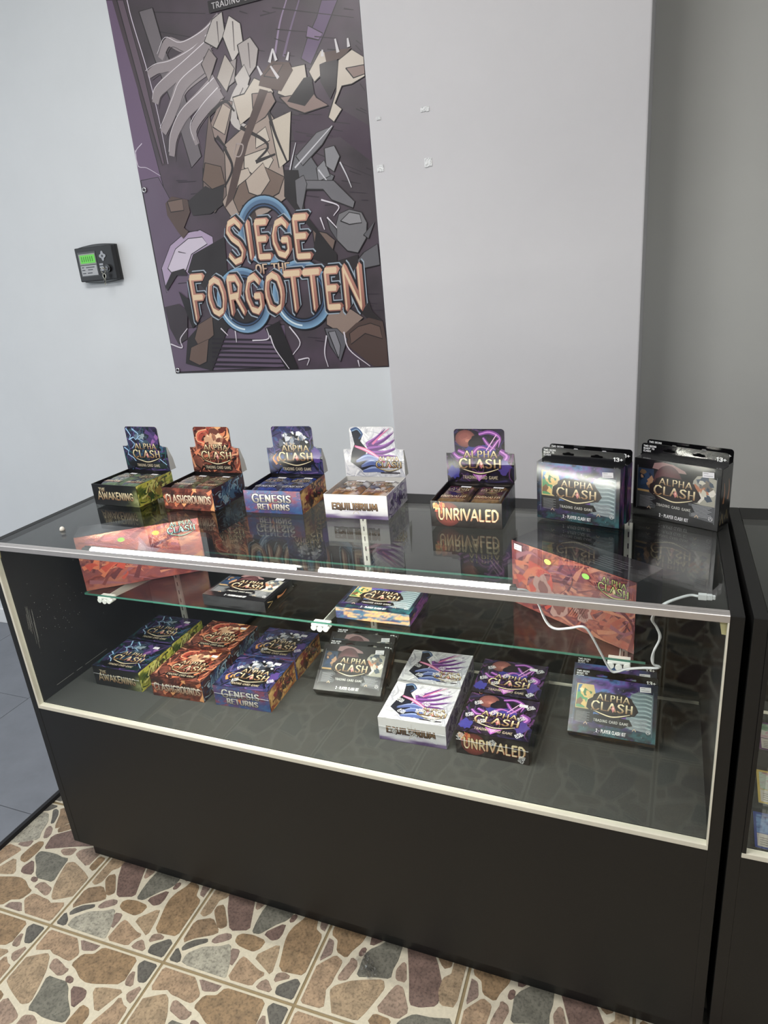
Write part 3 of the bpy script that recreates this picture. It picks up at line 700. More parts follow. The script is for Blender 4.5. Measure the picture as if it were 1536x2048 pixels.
# ---- two-deck kit with hang tab: origin at its back-left bottom corner, front towards -y
KW, KD, KH, KT = .166, .026, .118, .0235
def slot_outline(x, z, w=.024, h=.0045):
    pts = []
    for a in np.linspace(-pi / 2, pi / 2, 6): pts.append((x + w / 2 - h / 2 + h / 2 * cos(a), z + h / 2 * sin(a)))
    pts += [(x + .005, z + h / 2), (x + .003, z + h / 2 + .0022), (x - .003, z + h / 2 + .0022), (x - .005, z + h / 2)]
    for a in np.linspace(pi / 2, 1.5 * pi, 6): pts.append((x - w / 2 + h / 2 + h / 2 * cos(a), z + h / 2 * sin(a)))
    return pts
NEB = nebula(7, [(14, 14, 26), (40, 36, 96), (110, 60, 160), (60, 120, 190), (24, 30, 60), (120, 70, 170)], 5)
def kit_front(blue):
    A = Art(KW, KH); W, H = KW, KH; p = P_(A)
    dark = nebula(17, [(12, 12, 14), (20, 19, 22), (14, 13, 16)], 4)
    if blue:
        def fn(u, v):
            a = NEB(u, v); b = dark(u, v); e = np.clip(1.5 - np.abs(u - .47) * 3.0, 0.06, 1)[..., None] * np.clip((v - .12) * 5, 0, 1)[..., None]; m = np.clip(.34 - v, 0, 1)[..., None] * 2.4; g = nebula(27, [(12, 30, 40), (30, 120, 130), (16, 20, 40), (90, 60, 150)], 6)(u, v)
            return a * e + (b * (1 - m) + g * m) * (1 - e)
        A.grid(fn, 56, 40)
        starfield(A, 50, 2, 0, W, 0, H)
        A.poly((206, 176, 96), [p(.06, .42), p(.06, .86), p(.26, .86), p(.29, .7), p(.24, .42)]); A.poly((70, 150, 90), [p(.07, .44), p(.07, .7), p(.16, .8), p(.2, .6), p(.17, .44)]); A.poly((40, 110, 160), [p(.07, .7), p(.08, .84), p(.14, .85), p(.13, .72)])
        shards(A, [(226, 180, 80), (120, 80, 40), (240, 220, 150), (60, 120, 70)], 14, 41, .17 * W, .62 * H, .08 * W, .18 * H, .008)
        A.poly((120, 140, 146), [p(.66, .2), p(.66, .4), p(.7, .78), p(.78, .84), p(.95, .82), p(.95, .16)])
        for k in range(18):
            y = .2 + .034 * k; A.ribbon((190, 214, 218) if k % 2 else (70, 96, 104), .0013, [p(.69, y + .03), p(.78, y + .012), p(.87, y + .022), p(.94, y)], (.4, 1), new=(k == 0))
        A.rect((24, 24, 28), .06 * W, .2 * H, .28 * W, .42 * H)
    else:
        A.grid(dark, 40, 30)
        A.poly((150, 112, 112), [p(.22, .86), p(.24, .95), p(.34, .98), p(.46, .96), p(.6, .88), p(.62, .84), p(.36, .84)])
        A.disc((126, 70, 74), .41 * W, .62 * H, .17 * W, .32 * H, edge=(80, 44, 50)); A.blob((104, 58, 64), *p(.38, .74), .05 * W, .06 * H, 3); A.blob((140, 84, 86), *p(.45, .6), .05 * W, .05 * H, 4); A.blob((98, 54, 60), *p(.34, .55), .03 * W, .04 * H, 5)
        A.poly((36, 56, 84), [p(.05, .46), p(.05, .84), p(.24, .84), p(.24, .46)]); shards(A, [(24, 34, 56), (120, 90, 60), (176, 130, 90), (40, 66, 100)], 12, 43, .15 * W, .66 * H, .07 * W, .14 * H, .008); A.rect((190, 150, 80), .05 * W, .44 * H, .24 * W, .475 * H)
        A.poly((170, 166, 150), [p(.66, .4), p(.7, .76), p(.74, .84), p(.84, .87), p(.95, .82), p(.95, .36)])
        shards(A, [(206, 200, 180), (70, 84, 100), (190, 120, 80), (120, 110, 100), (226, 220, 206)], 22, 44, .82 * W, .64 * H, .1 * W, .18 * H, .009)
        A.poly((86, 88, 92), [p(.68, .16), p(.66, .38), p(.95, .38), p(.95, .12)]); A.poly((70, 72, 76), [p(.05, .16), p(.05, .44), p(.24, .44), p(.3, .3), p(.27, .18)])
    A.L += 1
    for k in range(9):
        y = .36 - .022 * k; A.rect((170, 172, 176), .7 * W, y * H, (.92 - .02 * (k % 3)) * W, (y + .007) * H, new=False)
        A.rect((140, 142, 146), .08 * W, y * H, (.24 - .03 * (k % 2)) * W, (y + .007) * H, new=False)
    for x in (.2, .76): A.ribbon((226, 190, 140), .0013, [p(x - .02, .16), p(x, .2), p(x + .02, .16)], sm=1)
    A.ring((206, 204, 206), .915 * W, .18 * H, .0033, .0042); A.ribbon((226, 224, 226), .001, [p(.9, .165), p(.915, .2), p(.93, .165)], sm=1)
    A.poly((22, 20, 24), [p(.22, .3), p(.28, .24), p(.34, .19), p(.62, .17), p(.68, .22), p(.74, .24), p(.7, .34), p(.3, .36)])
    logo(A, .49 * W, .44 * H, .48 * W, plate=(38, 26, 26), sub=False)
    A.words('TRADING CARD GAME', .49 * W, .235 * H, .042 * H, .4 * W, nib_rect(.075, .06), ((206, 204, 196),) * 2, track=.22)
    A.words('2 - PLAYER CLASH KIT', .5 * W, .055 * H, .052 * H, .34 * W, nib_rect(.11, .07), ((236, 236, 238),) * 2)
    # frame of the window
    for q in ([p(.045, .14), p(.045, .88)], [p(.955, .1), p(.955, .86)]): A.ribbon((120, 122, 128) if not blue else (90, 110, 130), .0009, q, sm=1)
    return A
KITART = {b: kit_front(b) for b in (True, False)}
def kit_box(blue, label):
    t = thing('card_kit', label, 'card kit', group='two deck card kits')
    MB().box(0, KW, -KD, 0, 0, KH).build('carton', M_KIT, t, bevel=.0009)
    e = .0005
    KITART[blue].panel('front_print', M_WRAP, t, (0, -KD - e, 0), (1, 0, 0), (0, 0, 1))
    A = Art(KD, KH)
    if blue: A.grid(nebula(37, [(14, 14, 24), (150, 60, 160), (40, 50, 110), (16, 18, 26), (206, 130, 90)], 4), 8, 24)
    else:
        A.grid(nebula(47, [(12, 12, 13), (20, 18, 18), (14, 13, 14)], 3), 4, 10)
        A.ribbon((190, 120, 60), .006, [(.013, .05), (.016, .07), (.012, .09)], (1, .2)); A.ribbon((190, 160, 90), .002, [(.006, .01), (.013, .03), (.019, .01)], sm=1)
    A.panel('side_print', M_WRAP, t, (KW + e, -KD, 0), (0, 1, 0), (0, 0, 1))
    A = Art(KW, KD)
    if blue: A.grid(nebula(57, [(150, 90, 60), (40, 40, 90), (236, 170, 80), (40, 110, 140), (60, 54, 110), (24, 28, 50)], 4), 40, 8)
    else: A.grid(nebula(67, [(14, 14, 15), (44, 44, 46), (20, 20, 22)], 4), 20, 6)
    A.panel('base_print', M_WRAP, t, (0, 0, -e), (1, 0, 0), (0, -1, 0))
    # hang tab with two slots
    r = .006; z1 = KH + KT
    out = [(0, KH - .004), (KW, KH - .004)] + [(KW - r + r * cos(a), z1 - r + r * sin(a)) for a in np.linspace(0, pi / 2, 6)] + [(r + r * cos(a), z1 - r + r * sin(a)) for a in np.linspace(pi / 2, pi, 6)]
    me = holed_plate(out, [slot_outline(.055, KH + .0125), slot_outline(.112, KH + .0125)], .0007, -.0012); me.materials.append(M_KIT)
    tab = obj('hang_tab', me, t)
    A = Art(KW, KT); A.sat = A.gain = 1
    for s_, y in (('TWO DECKS', .0165), ('READY TO', .0115), ('CLASH!', .0065)):
        w = text_width(s_) * .0034
        A.words(s_, .004 + w / 2, y, .0032, w, nib_rect(.1, .07), ((236, 236, 238),) * 2)
    A.panel('slogan_lettering', M_PRINT, tab, (0, -.0015, KH), (1, 0, 0), (0, 0, 1))
    A = Art(KW, KT); A.sat = A.gain = 1
    A.words('13+', KW - .013, .007, .007, .017, nib_rect(.1, .07), ((240, 240, 240),) * 2)
    A.panel('age_lettering', M_PRINT, tab, (0, -.0015, KH), (1, 0, 0), (0, 0, 1))
    sticker(t, (KW * .8, -KD - e - .0018, KH * .84), (1, 0, .07), (-.07, 0, 1), .021, .0105)
    return t

# ---- large foil gift box: origin at its front-left bottom corner
RW, RD, RH = .2915, .077, .1415
def foil_box(label, lefty):
    t = thing('gift_box', label, 'box')
    MB().box(0, RW, 0, RD, 0, RH).build('carton', M_KIT, t, bevel=.001)
    A = Art(RW, RH); W, H = RW, RH; p = P_(A)
    red = nebula(5 if lefty else 6, [(128, 48, 52), (186, 84, 66), (146, 70, 82), (208, 116, 84), (112, 52, 76), (176, 88, 74)], 3, 1.6)
    A.grid(red, 70, 40)
    A.flames([(198, 96, 74), (150, 66, 66), (222, 140, 104), (120, 52, 64), (172, 100, 116)], 96, 12 if lefty else 22, 0, W, 0, H, .009, (-.5, 1.2))
    A.flames([(222, 72, 48), (240, 124, 76)], 14, 32, 0, .35 * W, .1 * H, .7 * H, .016, (0, 1.2))
    if lefty:
        A.poly((170, 130, 150), [p(.42, .36), p(.48, .6), p(.5, .86), p(.56, .62), p(.64, .56), p(.58, .4), p(.5, .3)]); A.poly((206, 176, 186), [p(.45, .5), p(.5, .76), p(.54, .6), p(.5, .46)])
        A.poly((226, 150, 80), [p(.9, .3), p(.99, .4), p(.99, .22)])
        logo(A, .85 * W, .8 * H, .23 * W, col=((190, 246, 214), (90, 170, 190)), jewel=(120, 220, 236)); dots = [(.36, .84), (.64, .86)]
    else:
        for x, y, w, h in ((.28, .42, .07, .2), (.42, .26, .08, .22), (.62, .32, .07, .16)):
            A.blob((196, 150, 140), x * W, y * H, w * W, h * H, int(x * 100)); A.blob((150, 90, 84), x * W, y * H, w * .6 * W, h * .6 * H, int(x * 90))
        A.L += 1
        for k in range(6):
            A.ribbon((90, 54, 56), .0008, [p(.56 + .018 * k, .18), p(.5 + .018 * k, .46)], sm=1, new=False); A.ribbon((90, 54, 56), .0008, [p(.5 + .018 * k, .18), p(.58 + .018 * k, .46)], sm=1, new=False)
        logo(A, .84 * W, .74 * H, .22 * W, col=((236, 236, 110), (140, 150, 60)), jewel=(250, 240, 140)); dots = [(.33, .86), (.64, .85)]
    A.panel('front_print', M_FOIL, t, (0, -.0006, 0), (1, 0, 0), (0, 0, 1))
    A = Art(RD, RH); A.grid(nebula(77, [(20, 24, 34), (30, 40, 60), (16, 16, 22), (50, 44, 70)], 3), 16, 24); A.panel('side_print', M_WRAP, t, (RW + .0006, 0, 0), (0, 1, 0), (0, 0, 1))
    A = Art(RW, RD); A.grid(nebula(78, [(40, 36, 42), (56, 48, 54), (34, 32, 36)], 2), 20, 8)
    A.L += 1
    for k in range(6): A.rect((120, 116, 122), .62 * RW, (.2 + .1 * k) * RD, (.86 - .03 * (k % 2)) * RW, (.225 + .1 * k) * RD, new=False)
    A.panel('top_print', M_WRAP, t, (0, 0, RH + .0006), (1, 0, 0), (0, 1, 0))
    for k, (x, y) in enumerate(dots):
        D_ = Art(.02, .014); D_.disc((214, 226, 40) if (k == 0) != lefty else (140, 214, 40), .01, .007, .0085, .0055)
        D_.panel('round_sticker', M_PRINT_FLAT, t, (x * W - .01, -.0032, y * H - .007), (1, 0, 0), (0, 0, 1))
    sticker(t, ((.06 if lefty else .03) * W, -.0032, (.72 if lefty else .88) * H), (1, 0, .1 if lefty else -.03), (-.1 if lefty else .03, 0, 1), .02, .0125)
    return t

# ------------------------------------------------------------------ the room
L, D, H = 1.524, 0.461, 0.9215
M_WALL = solid('wall_paint_cool_white', (214, 218, 222), 0.75, noise=(3, 0.03), bump=(220, 0.06))
M_COLUMN = solid('column_paint_grey', (206, 205, 209), 0.75, noise=(3, 0.03), bump=(220, 0.06))
M_RECESS = solid('recess_paint_grey', (186, 187, 185), 0.8, noise=(3, 0.03), bump=(220, 0.06))
M_CEIL = solid('ceiling_white', (226, 226, 224), 0.85)
M_TRIM = solid('baseboard_white', (226, 228, 230), 0.5)
WY = 0.978
tag(MB().box(-3.4, 0.64, WY, WY + .1, 0, CEIL).build('wall_back', M_WALL), kind='structure')
tag(MB().box(0.628, 1.333, 0.963, 1.75, 0, CEIL).build('wall_column', M_COLUMN, bevel=.004), kind='structure')
tag(MB().box(1.3, 4.6, 1.2, 1.75, 0, CEIL).build('wall_right', M_RECESS), kind='structure')
tag(MB().box(-3.4, 0.628, WY - .012, WY, 0.012, 0.085).build('baseboard_back', M_TRIM, bevel=.003), kind='structure')
ceil = tag(MB().box(-3.4, 4.6, -4.2, 1.75, CEIL, CEIL + .08).build('ceiling', M_CEIL), kind='structure')

# grey vinyl floor beyond the black edge strip
M_VINYL = solid('grey_vinyl', (112, 116, 124), 0.42, noise=(9, 0.12), bump=(60, 0.05))
vf = tag(MB().box(-3.4, -.256, -4.2, WY, 0, .006).build('floor_vinyl', solid('vinyl_joint', (60, 62, 68), .7)), kind='structure')
pl = {}
for i in range(6):
    x1 = -.257 - .514 * i
    for j in range(6):
        y0 = WY - .002 - .9 * (j + 1) + (.45 if i % 2 else 0); y1 = min(y0 + .898, WY - .002)
        if i not in pl: pl[i] = {}
        o = MB().box(max(x1 - .512, -3.39), x1, y0, y1, .006, .012).build('vinyl_plank', M_VINYL, vf, bevel=.0008)
tag(MB().prism([(-.256, 0), (-.244, 0), (-.246, .011), (-.256, .0125)], 'y', -4.2, WY).build('trim_1', solid('black_rubber_edge', (22, 22, 26), .6)), kind='structure')

# stone-print tile floor: every tile carries one motif turned by quarter turns
TS, TPHI, TX, TY = 0.3322, 0.0275, 0.0845, -0.1810
STONES = [('dgrey',[(30,27),(27,118),(88,72),(104,34)]),('lgrey',[(128,36),(128,98),(203,168),(318,206),(377,243),(436,143),(471,33),(466,27)]),('dgrey',[(66,129),(78,163),(120,199),(197,231),(207,217),(150,178),(78,116)]),('mauve',[(238,231),(259,274),(307,306),(342,308),(355,286),(318,256),(268,227)]),('brown',[(41,167),(33,330),(141,383),(242,305),(213,277),(101,219)]),('tan',[(30,400),(70,385),(100,420),(100,470),(100,530),(145,570),(150,660),(120,730),(35,720)]),('brown',[(218,340),(125,442),(124,479),(161,501),(272,365),(247,337)]),('maroon',[(186,540),(212,487),(319,342),(445,383),(416,459),(353,625),(303,782),(244,781),(146,744),(139,632)]),('pink',[(435,659),(451,600),(425,542),(409,551),(374,658)]),('grey',[(479,663),(584,681),(688,711),(688,623),(690,563),(664,519),(609,472),(534,377),(485,372),(475,439),(472,533),(485,607)]),('maroon',[(702,518),(701,560),(721,578),(730,562),(723,529)]),('maroon',[(570,386),(677,492),(689,421),(680,378),(644,358)]),('ochre',[(808,612),(882,589),(905,512),(964,483),(977,346),(978,197),(797,180),(745,368),(738,428),(751,487),(792,559)]),('mauve',[(973,683),(978,524),(937,535),(915,619),(943,649)]),('ochre',[(403,280),(397,313),(421,335),(496,347),(600,334),(592,279),(559,250),(500,253),(441,261)]),('mauve',[(466,109),(405,216),(462,223),(473,173)]),('tan',[(592,216),(711,338),(735,267),(755,138),(704,164)]),('rose',[(494,30),(503,162),(520,191),(660,133),(715,126),(677,74),(669,36)]),('pink',[(709,30),(721,69),(750,95),(817,35)]),('pink',[(803,102),(800,150),(841,167),(890,154),(843,127)]),('dgrey',[(850,36),(842,77),(883,112),(938,154),(978,127),(975,29),(888,30)]),('rose',[(822,962),(973,969),(978,883),(973,837),(978,736),(942,696),(878,626),(826,650),(827,696),(835,753),(837,805),(857,853),(844,884)]),('tan',[(591,971),(745,976),(771,931),(816,848),(798,816),(716,761),(630,728),(517,693),(495,738),(525,825),(559,911)]),('pink',[(747,751),(792,767),(803,750),(784,683),(766,637),(766,609),(730,623),(719,653),(733,701)]),('pink',[(493,876),(444,748),(418,697),(380,704),(304,832),(349,886)]),('ochre',[(495,906),(390,912),(394,971),(515,960)]),('grey',[(30,800),(150,830),(260,840),(330,900),(360,970),(30,970)])]
SCOL = {'dgrey': (92, 89, 83), 'lgrey': (156, 152, 138), 'grey': (108, 106, 96), 'mauve': (130, 112, 102), 'brown': (130, 109, 86), 'tan': (152, 132, 107), 'maroon': (112, 92, 84), 'pink': (142, 122, 107), 'ochre': (136, 113, 86), 'rose': (152, 129, 105)}
def stone_mat(k):
    m, nt, b = nodes_of('stone_' + k)
    tc = nt.nodes.new('ShaderNodeTexCoord')
    n = nt.nodes.new('ShaderNodeTexNoise'); n.inputs['Scale'].default_value = 38; n.inputs['Detail'].default_value = 8; n.inputs['Roughness'].default_value = .7
    nt.links.new(tc.outputs['Object'], n.inputs['Vector'])
    r = nt.nodes.new('ShaderNodeValToRGB'); c = np.array(SCOL[k], float)
    e = r.color_ramp.elements
    e[0].position = .28; e[0].color = (*rgb(*(c * .76)), 1); e[1].position = .74; e[1].color = (*rgb(*np.minimum(c * 1.2, 255)), 1)
    q = r.color_ramp.elements.new(.5); q.color = (*rgb(*c), 1)
    nt.links.new(n.outputs['Fac'], r.inputs['Fac'])
    v = nt.nodes.new('ShaderNodeTexNoise'); v.inputs['Scale'].default_value = 170; v.inputs['Detail'].default_value = 2
    nt.links.new(tc.outputs['Object'], v.inputs['Vector'])
    mr = nt.nodes.new('ShaderNodeMapRange'); mr.inputs['From Min'].default_value = .36; mr.inputs['From Max'].default_value = .5; mr.inputs['To Min'].default_value = .66; mr.inputs['To Max'].default_value = 1
    nt.links.new(v.outputs['Fac'], mr.inputs['Value'])
    mx = nt.nodes.new('ShaderNodeVectorMath'); mx.operation = 'SCALE'
    nt.links.new(r.outputs['Color'], mx.inputs[0]); nt.links.new(mr.outputs['Result'], mx.inputs['Scale']); nt.links.new(mx.outputs['Vector'], b.inputs['Base Color'])
    b.inputs['Roughness'].default_value = .5
    bp = nt.nodes.new('ShaderNodeBump'); bp.inputs['Strength'].default_value = .35; bp.inputs['Distance'].default_value = .002
    nt.links.new(n.outputs['Fac'], bp.inputs['Height']); nt.links.new(bp.outputs['Normal'], b.inputs['Normal'])
    return m
SMAT = {k: stone_mat(k) for k in SCOL}
M_VEIN = solid('tile_cream_vein', (196, 188, 168), .55, noise=(120, .12), bump=(160, .2))
M_JOINT = solid('tile_joint_brown', (138, 122, 92), .8, noise=(60, .12))
def chaikin(p):
    out = []
    for a, b in zip(p, p[1:] + p[:1]):
        out += [(a[0] * .87 + b[0] * .13, a[1] * .87 + b[1] * .13), (a[0] * .13 + b[0] * .87, a[1] * .13 + b[1] * .87)]
    return out
def stone_geo(pts, lift):
    """outline in tile units -> bevelled slab, top at z = 0, centred on the tile"""
    p = chaikin([((x / 1000 - .5) * TS, (y / 1000 - .5) * TS) for x, y in pts])
    a = sum(q[0] * r[1] - r[0] * q[1] for q, r in zip(p, p[1:] + p[:1]))
    if a < 0: p = p[::-1]
    n = len(p); ins = []; lim = TS / 2 - .0075; o = []
    for i in range(n):
        t = np.array(p[(i + 1) % n]) - np.array(p[i - 1]); t = t / (np.linalg.norm(t) + 1e-9)
        o.append((min(max(p[i][0] + t[1] * .0034, -lim), lim), min(max(p[i][1] - t[0] * .0034, -lim), lim)))
    p = o
    for i in range(n):
        t = np.array(p[(i + 1) % n]) - np.array(p[i - 1]); t = t / (np.linalg.norm(t) + 1e-9)
        ins.append((p[i][0] - t[1] * .0012, p[i][1] + t[0] * .0012))
    v = [(x, y, -.0022) for x, y in p] + [(x, y, -lift) for x, y in ins]
    f = [tuple(range(n, 2 * n))] + [(i, (i + 1) % n, (i + 1) % n + n, i + n) for i in range(n)]
    return v, f
SGEO = [(k, *stone_geo(p, (i % 9) * 4e-5)) for i, (k, p) in enumerate(STONES)]
SMESH = []
for k, v, f in SGEO:
    me = bpy.data.meshes.new('stone'); me.from_pydata(v, [], f); me.materials.append(SMAT[k]); SMESH.append(me)
g = TS / 2 - .0032
slab = MB().prism([(-g, -g), (g, -g), (g, g), (-g, g)], 'z', -.006, -.0009)
slab_me = slab.mesh('tile_body', M_VEIN, bevel=.0009)
floor = tag(MB().box(-.3, 4.6, -4.2, 1.62, -.05, -.0035).build('floor', M_JOINT), kind='structure')
ROT = {(-1, 0): 1, (0, 0): 0, (1, 0): 0, (2, 0): 2, (3, 0): 2, (-1, -1): 3, (0, -1): 3, (1, -1): 3, (2, -1): 3}
e1 = (cos(TPHI), sin(TPHI)); e2 = (-e1[1], e1[0])
outer = MB(); rs = random.Random(4)
mats = [M_VEIN] + [SMAT[k] for k in SCOL]; mi = {k: i + 1 for i, k in enumerate(SCOL)}
for i in range(-1, 9):
    for j in range(-9, 4):
        cx = TX + TS * ((i + .5) * e1[0] + (j + .5) * e2[0]); cy = TY + TS * ((i + .5) * e1[1] + (j + .5) * e2[1])
        if (i, j) in ROT:
            a = TPHI - ROT[(i, j)] * pi / 2
            t = obj('floor_tile', slab_me, floor, (cx, cy, 0), (0, 0, a))
            for me in SMESH: obj('stone', me, t)
        elif j < 2 and cy > -3.2:
            a = TPHI - rs.choice((0, 1, 2, 3)) * pi / 2; c, s = cos(a), sin(a)
            tr = lambda v: [(cx + c * x - s * y, cy + s * x + c * y, z) for x, y, z in v]
            outer.add(tr([(-g, -g, -.0009), (g, -g, -.0009), (g, g, -.0009), (-g, g, -.0009)]), [(0, 1, 2, 3)], 0)
            for k, v, f in SGEO: outer.add(tr(v), f, mi[k])
me = bpy.data.meshes.new('outer_tiles'); me.from_pydata(outer.v, [], outer.f)
for m in mats: me.materials.append(m)
me.polygons.foreach_set('material_index', outer.mi); me.update()
tag(obj('outer_tiles', me, floor), kind='stuff')

# ceiling troffers (above the frame)
M_LENS = solid('troffer_lens', (240, 240, 238), .5, emit=((255, 248, 240), 3.0))
for q, (x, y) in enumerate(TROFFERS):
    t = thing('ceiling_light', ['flat ceiling light panel above the display case', 'flat ceiling light panel behind the photographer on the right', 'flat ceiling light panel towards the shop front on the left'][q], 'light', (x, y, CEIL), group='ceiling light panels')
    MB().box(-.61, .61, -.31, .31, -.02, 0).build('frame', M_CEIL, t, bevel=.002)
    MB().box(-.58, .58, -.28, .28, -.024, -.02).build('diffuser', M_LENS, t)

# ------------------------------------------------------------------ display cases
M_MEL = solid('black_melamine', (15, 15, 14.5), 0.5, noise=(420, .25), bump=(500, .08))
M_DECK = solid('charcoal_felt_deck', (58, 60, 58), 0.92, noise=(700, .5), bump=(600, .3))
M_ALU = solid('brushed_aluminium', (206, 202, 200), 0.38, metal=0.75, noise=(40, .06))
M_CREAM = solid('cream_painted_rail', (216, 212, 196), 0.5, noise=(30, .05))
M_GLASS = pane_mat('clear_glass', (0.965, 0.985, 0.975), 1.0)
M_GLASSF = pane_mat('front_glass', (0.97, 0.985, 0.975), 0.6)
M_EDGE = solid('green_glass_edge', (62, 116, 102), 0.15, coat=.5)
M_STEEL = solid('zinc_white_strip', (206, 206, 200), 0.4, metal=.4)
M_SLOT = solid('dark_slot', (10, 10, 10), .8)
M_MARK = solid('scuff_white', (170, 168, 162), .8)
ZB, ZW, ZD, PT = .0629, .4874, .493, .0193
def display_case(label, x0, length, detailed):
    t = thing('display_case', label, 'display case', (x0, 0, 0))
    W = length
    def part(name, mb, mat, **k): return mb.build(name, mat, t, **k)
    part('plinth', MB().box(.028, W - .028, .028, D - .028, 0, ZB), M_MEL)
    part('side_panel', MB().box(0, PT, 0, D, ZB, H), M_MEL, bevel=.0012)
    part('side_panel', MB().box(W - PT, W, 0, D, ZB, H), M_MEL, bevel=.0012)
    part('front_panel', MB().box(PT, W - PT, .0005, .0185, ZB, ZW), M_MEL)
    part('bottom_panel', MB().box(PT, W - PT, .0185, D - .018, ZB, ZB + .018), M_MEL)
    part('deck', MB().box(PT, W - PT, .0185, D - .018, ZD - .016, ZD), M_DECK)
    part('back_panel', MB().box(PT, W - PT, D - .018, D, ZB, H - .02), M_MEL)
    part('rear_top_rail', MB().box(PT, W - PT, .397, D, H - .02, H), M_MEL, bevel=.001)
    # aluminium and cream front frame
    tr = MB().prism([(.0168, H), (.0085, H), (.0085, H - .0012), (.0075, H - .0012), (.0075, H), (0, H), (-.0008, H - .001), (-.0008, H - .0115), (.003, H - .0115), (.003, H - .006), (.0168, H - .006)], 'x', PT, W - PT)
    part('top_rail', tr, M_ALU)
    part('bottom_rail', MB().box(PT, W - PT, -.001, .0125, ZW, ZW + .0095), M_CREAM, bevel=.0006)
    part('frame_stile', MB().box(PT, PT + .0062, -.001, .0125, ZW + .0095, H - .0115), M_CREAM if detailed else M_MEL, bevel=.0005)
    part('frame_stile', MB().box(W - PT - .0024, W - PT, -.001, .0125, ZW + .0095, H - .0115), M_CREAM, bevel=.0005)
    for sx, xx in ((1, PT), (-1, W - PT)):
        part('corner_bracket', MB().prism([(xx, H - .0115), (xx + sx * .013, H - .0115), (xx + sx * .0085, H - .036), (xx + sx * .0005, H - .037)], 'y', .0085, .0125), solid('cream_plastic', (206, 196, 150), .5))
    part('front_glass', MB().box(PT + .002, W - PT - .001, .003, .008, ZW + .004, H - .0125), M_GLASSF)
    part('top_glass', MB().box(PT + .001, W - PT - .001, .0172, .3965, H - .006, H - .0002), M_GLASS)
    part('door_track', MB().box(PT + .002, W - PT - .002, .396, .4025, ZD, ZD + .0035), M_CREAM)
    for x in (.131, .738, 1.346):
        st = part('shelf_standard', MB().box(x - .008, x + .008, .437, .443, ZD + .002, H - .022), M_STEEL)
        sl = MB()
        z = ZD + .02
        while z < H - .04:
            sl.box(x - .0013, x + .0013, .4364, .4368, z, z + .012); z += .0262
        sl.build('slots', M_SLOT, st)
    return t
case = display_case('long black display case with glass top and lit glass front', 0, L, True)
case2 = display_case('neighbouring black display case cut off by the right edge of the photo', 1.5346, L, False)
case2.rotation_euler = (0, 0, radians(.6))
# scuffs on the inner face of the left side panel
sc = MB(); rs = random.Random(9)
for k in range(9):
    y = .034 + .0022 * k + rs.uniform(-.001, .001); z1 = .745 - rs.uniform(0, .05); z0 = z1 - rs.uniform(.03, .1)
    sc.add([(.0195, y, z0), (.0195, y + .0004, z0), (.0195, y + .004 + .0004, z1), (.0195, y + .004, z1)], [(0, 1, 2, 3)])
for k in range(70):
    y = rs.gauss(.12, .05); z = rs.gauss(.68, .07)
    if .02 < y < .4 and .52 < z < .88:
        r = rs.uniform(.0004, .0011); sc.add([(.0195, y - r, z), (.0195, y, z - r), (.0195, y + r, z), (.0195, y, z + r)], [(0, 1, 2, 3)])
for y0, y1 in ((.064, .12), (.13, .15), (.16, .24)): sc.add([(.0196, y0, ZD + .018), (.0196, y1, ZD + .018), (.0196, y1, ZD + .0188), (.0196, y0, ZD + .0188)], [(0, 1, 2, 3)])
tag(sc.build('scuff_marks', M_MARK, case), kind='stuff')

# glass shelf on three bracket arms
zs = .74
sh = MB(); sh.box(.104, 1.394, .142, .428, zs - .0048, zs)
me = sh.mesh('glass_shelf', [M_GLASS, M_EDGE])
for p in me.polygons:
    if abs(p.normal.z) < .5: p.material_index = 1
tag(obj('glass_shelf', me), 'clear glass shelf with green edge halfway up inside the lit display case', 'shelf')
M_CLIP = solid('white_plastic_clip', (226, 228, 226), .4)
for q, x in enumerate((.166, .752, 1.350)):
    t = thing('shelf_bracket', ['leftmost white tipped bracket under the glass shelf', 'middle white tipped bracket under the glass shelf', 'rightmost white tipped bracket under the glass shelf, behind the white cable'][q], 'bracket', (x, 0, zs - .0049), group='shelf brackets')
    MB().prism([(.148, -.012), (.148, -.001), (.436, -.001), (.436, -.05), (.42, -.045)], 'x', -.0012, .0012).build('arm', M_STEEL, t)
    c = MB().box(-.019, .019, .139, .16, -.004, -.0002)
    for dx in (-.014, 0, .014): c.cyl((dx, .1375, -.009 if dx else -.011), 'y', .0062, .02, 14)
    c.build('clip', M_CLIP, t, smooth=False)

# lamp under the front rail, its cable and connector
M_TUBE = solid('lamp_tube', (250, 246, 232), .4, emit=((255, 250, 238), 330.0))
M_CAP = solid('lamp_cap_grey', (70, 68, 64), .5)
def lamp(label, x0, spans):
    t = thing('case_lamp', label, 'lamp', (x0, .046, H - .0128), group='tube lamps under the front rails')
    xs = [a for s in spans for a in s]
    MB().box(xs[0] - .02, xs[-1] + .01, .003, .006, .0018, .0064).build('mounting_strip', M_CAP, t)
    for a, b in spans:
        MB().cyl((a, 0, 0), 'x', .0026, b - a, 16).build('tube', M_TUBE, t, smooth=True)
        MB().cyl((a - .022, 0, 0), 'x', .0046, .022, 14).build('end_cap', M_CAP, t)
    MB().cyl((xs[-1], 0, 0), 'x', .0046, .012, 14).build('end_cap', M_CAP, t)
lamp('slim white tube lamp under the front rail of the main case', 0, [(.268, .772), (.822, 1.178)])
lamp('unseen slim tube lamp added under the front rail of the neighbouring case at right', 1.5346, [(.25, .75), (.8, 1.25)])  # unseen lamp, added to brighten the cards in the neighbouring case
M_CABLE = solid('white_flat_cable', (226, 228, 232), .35)
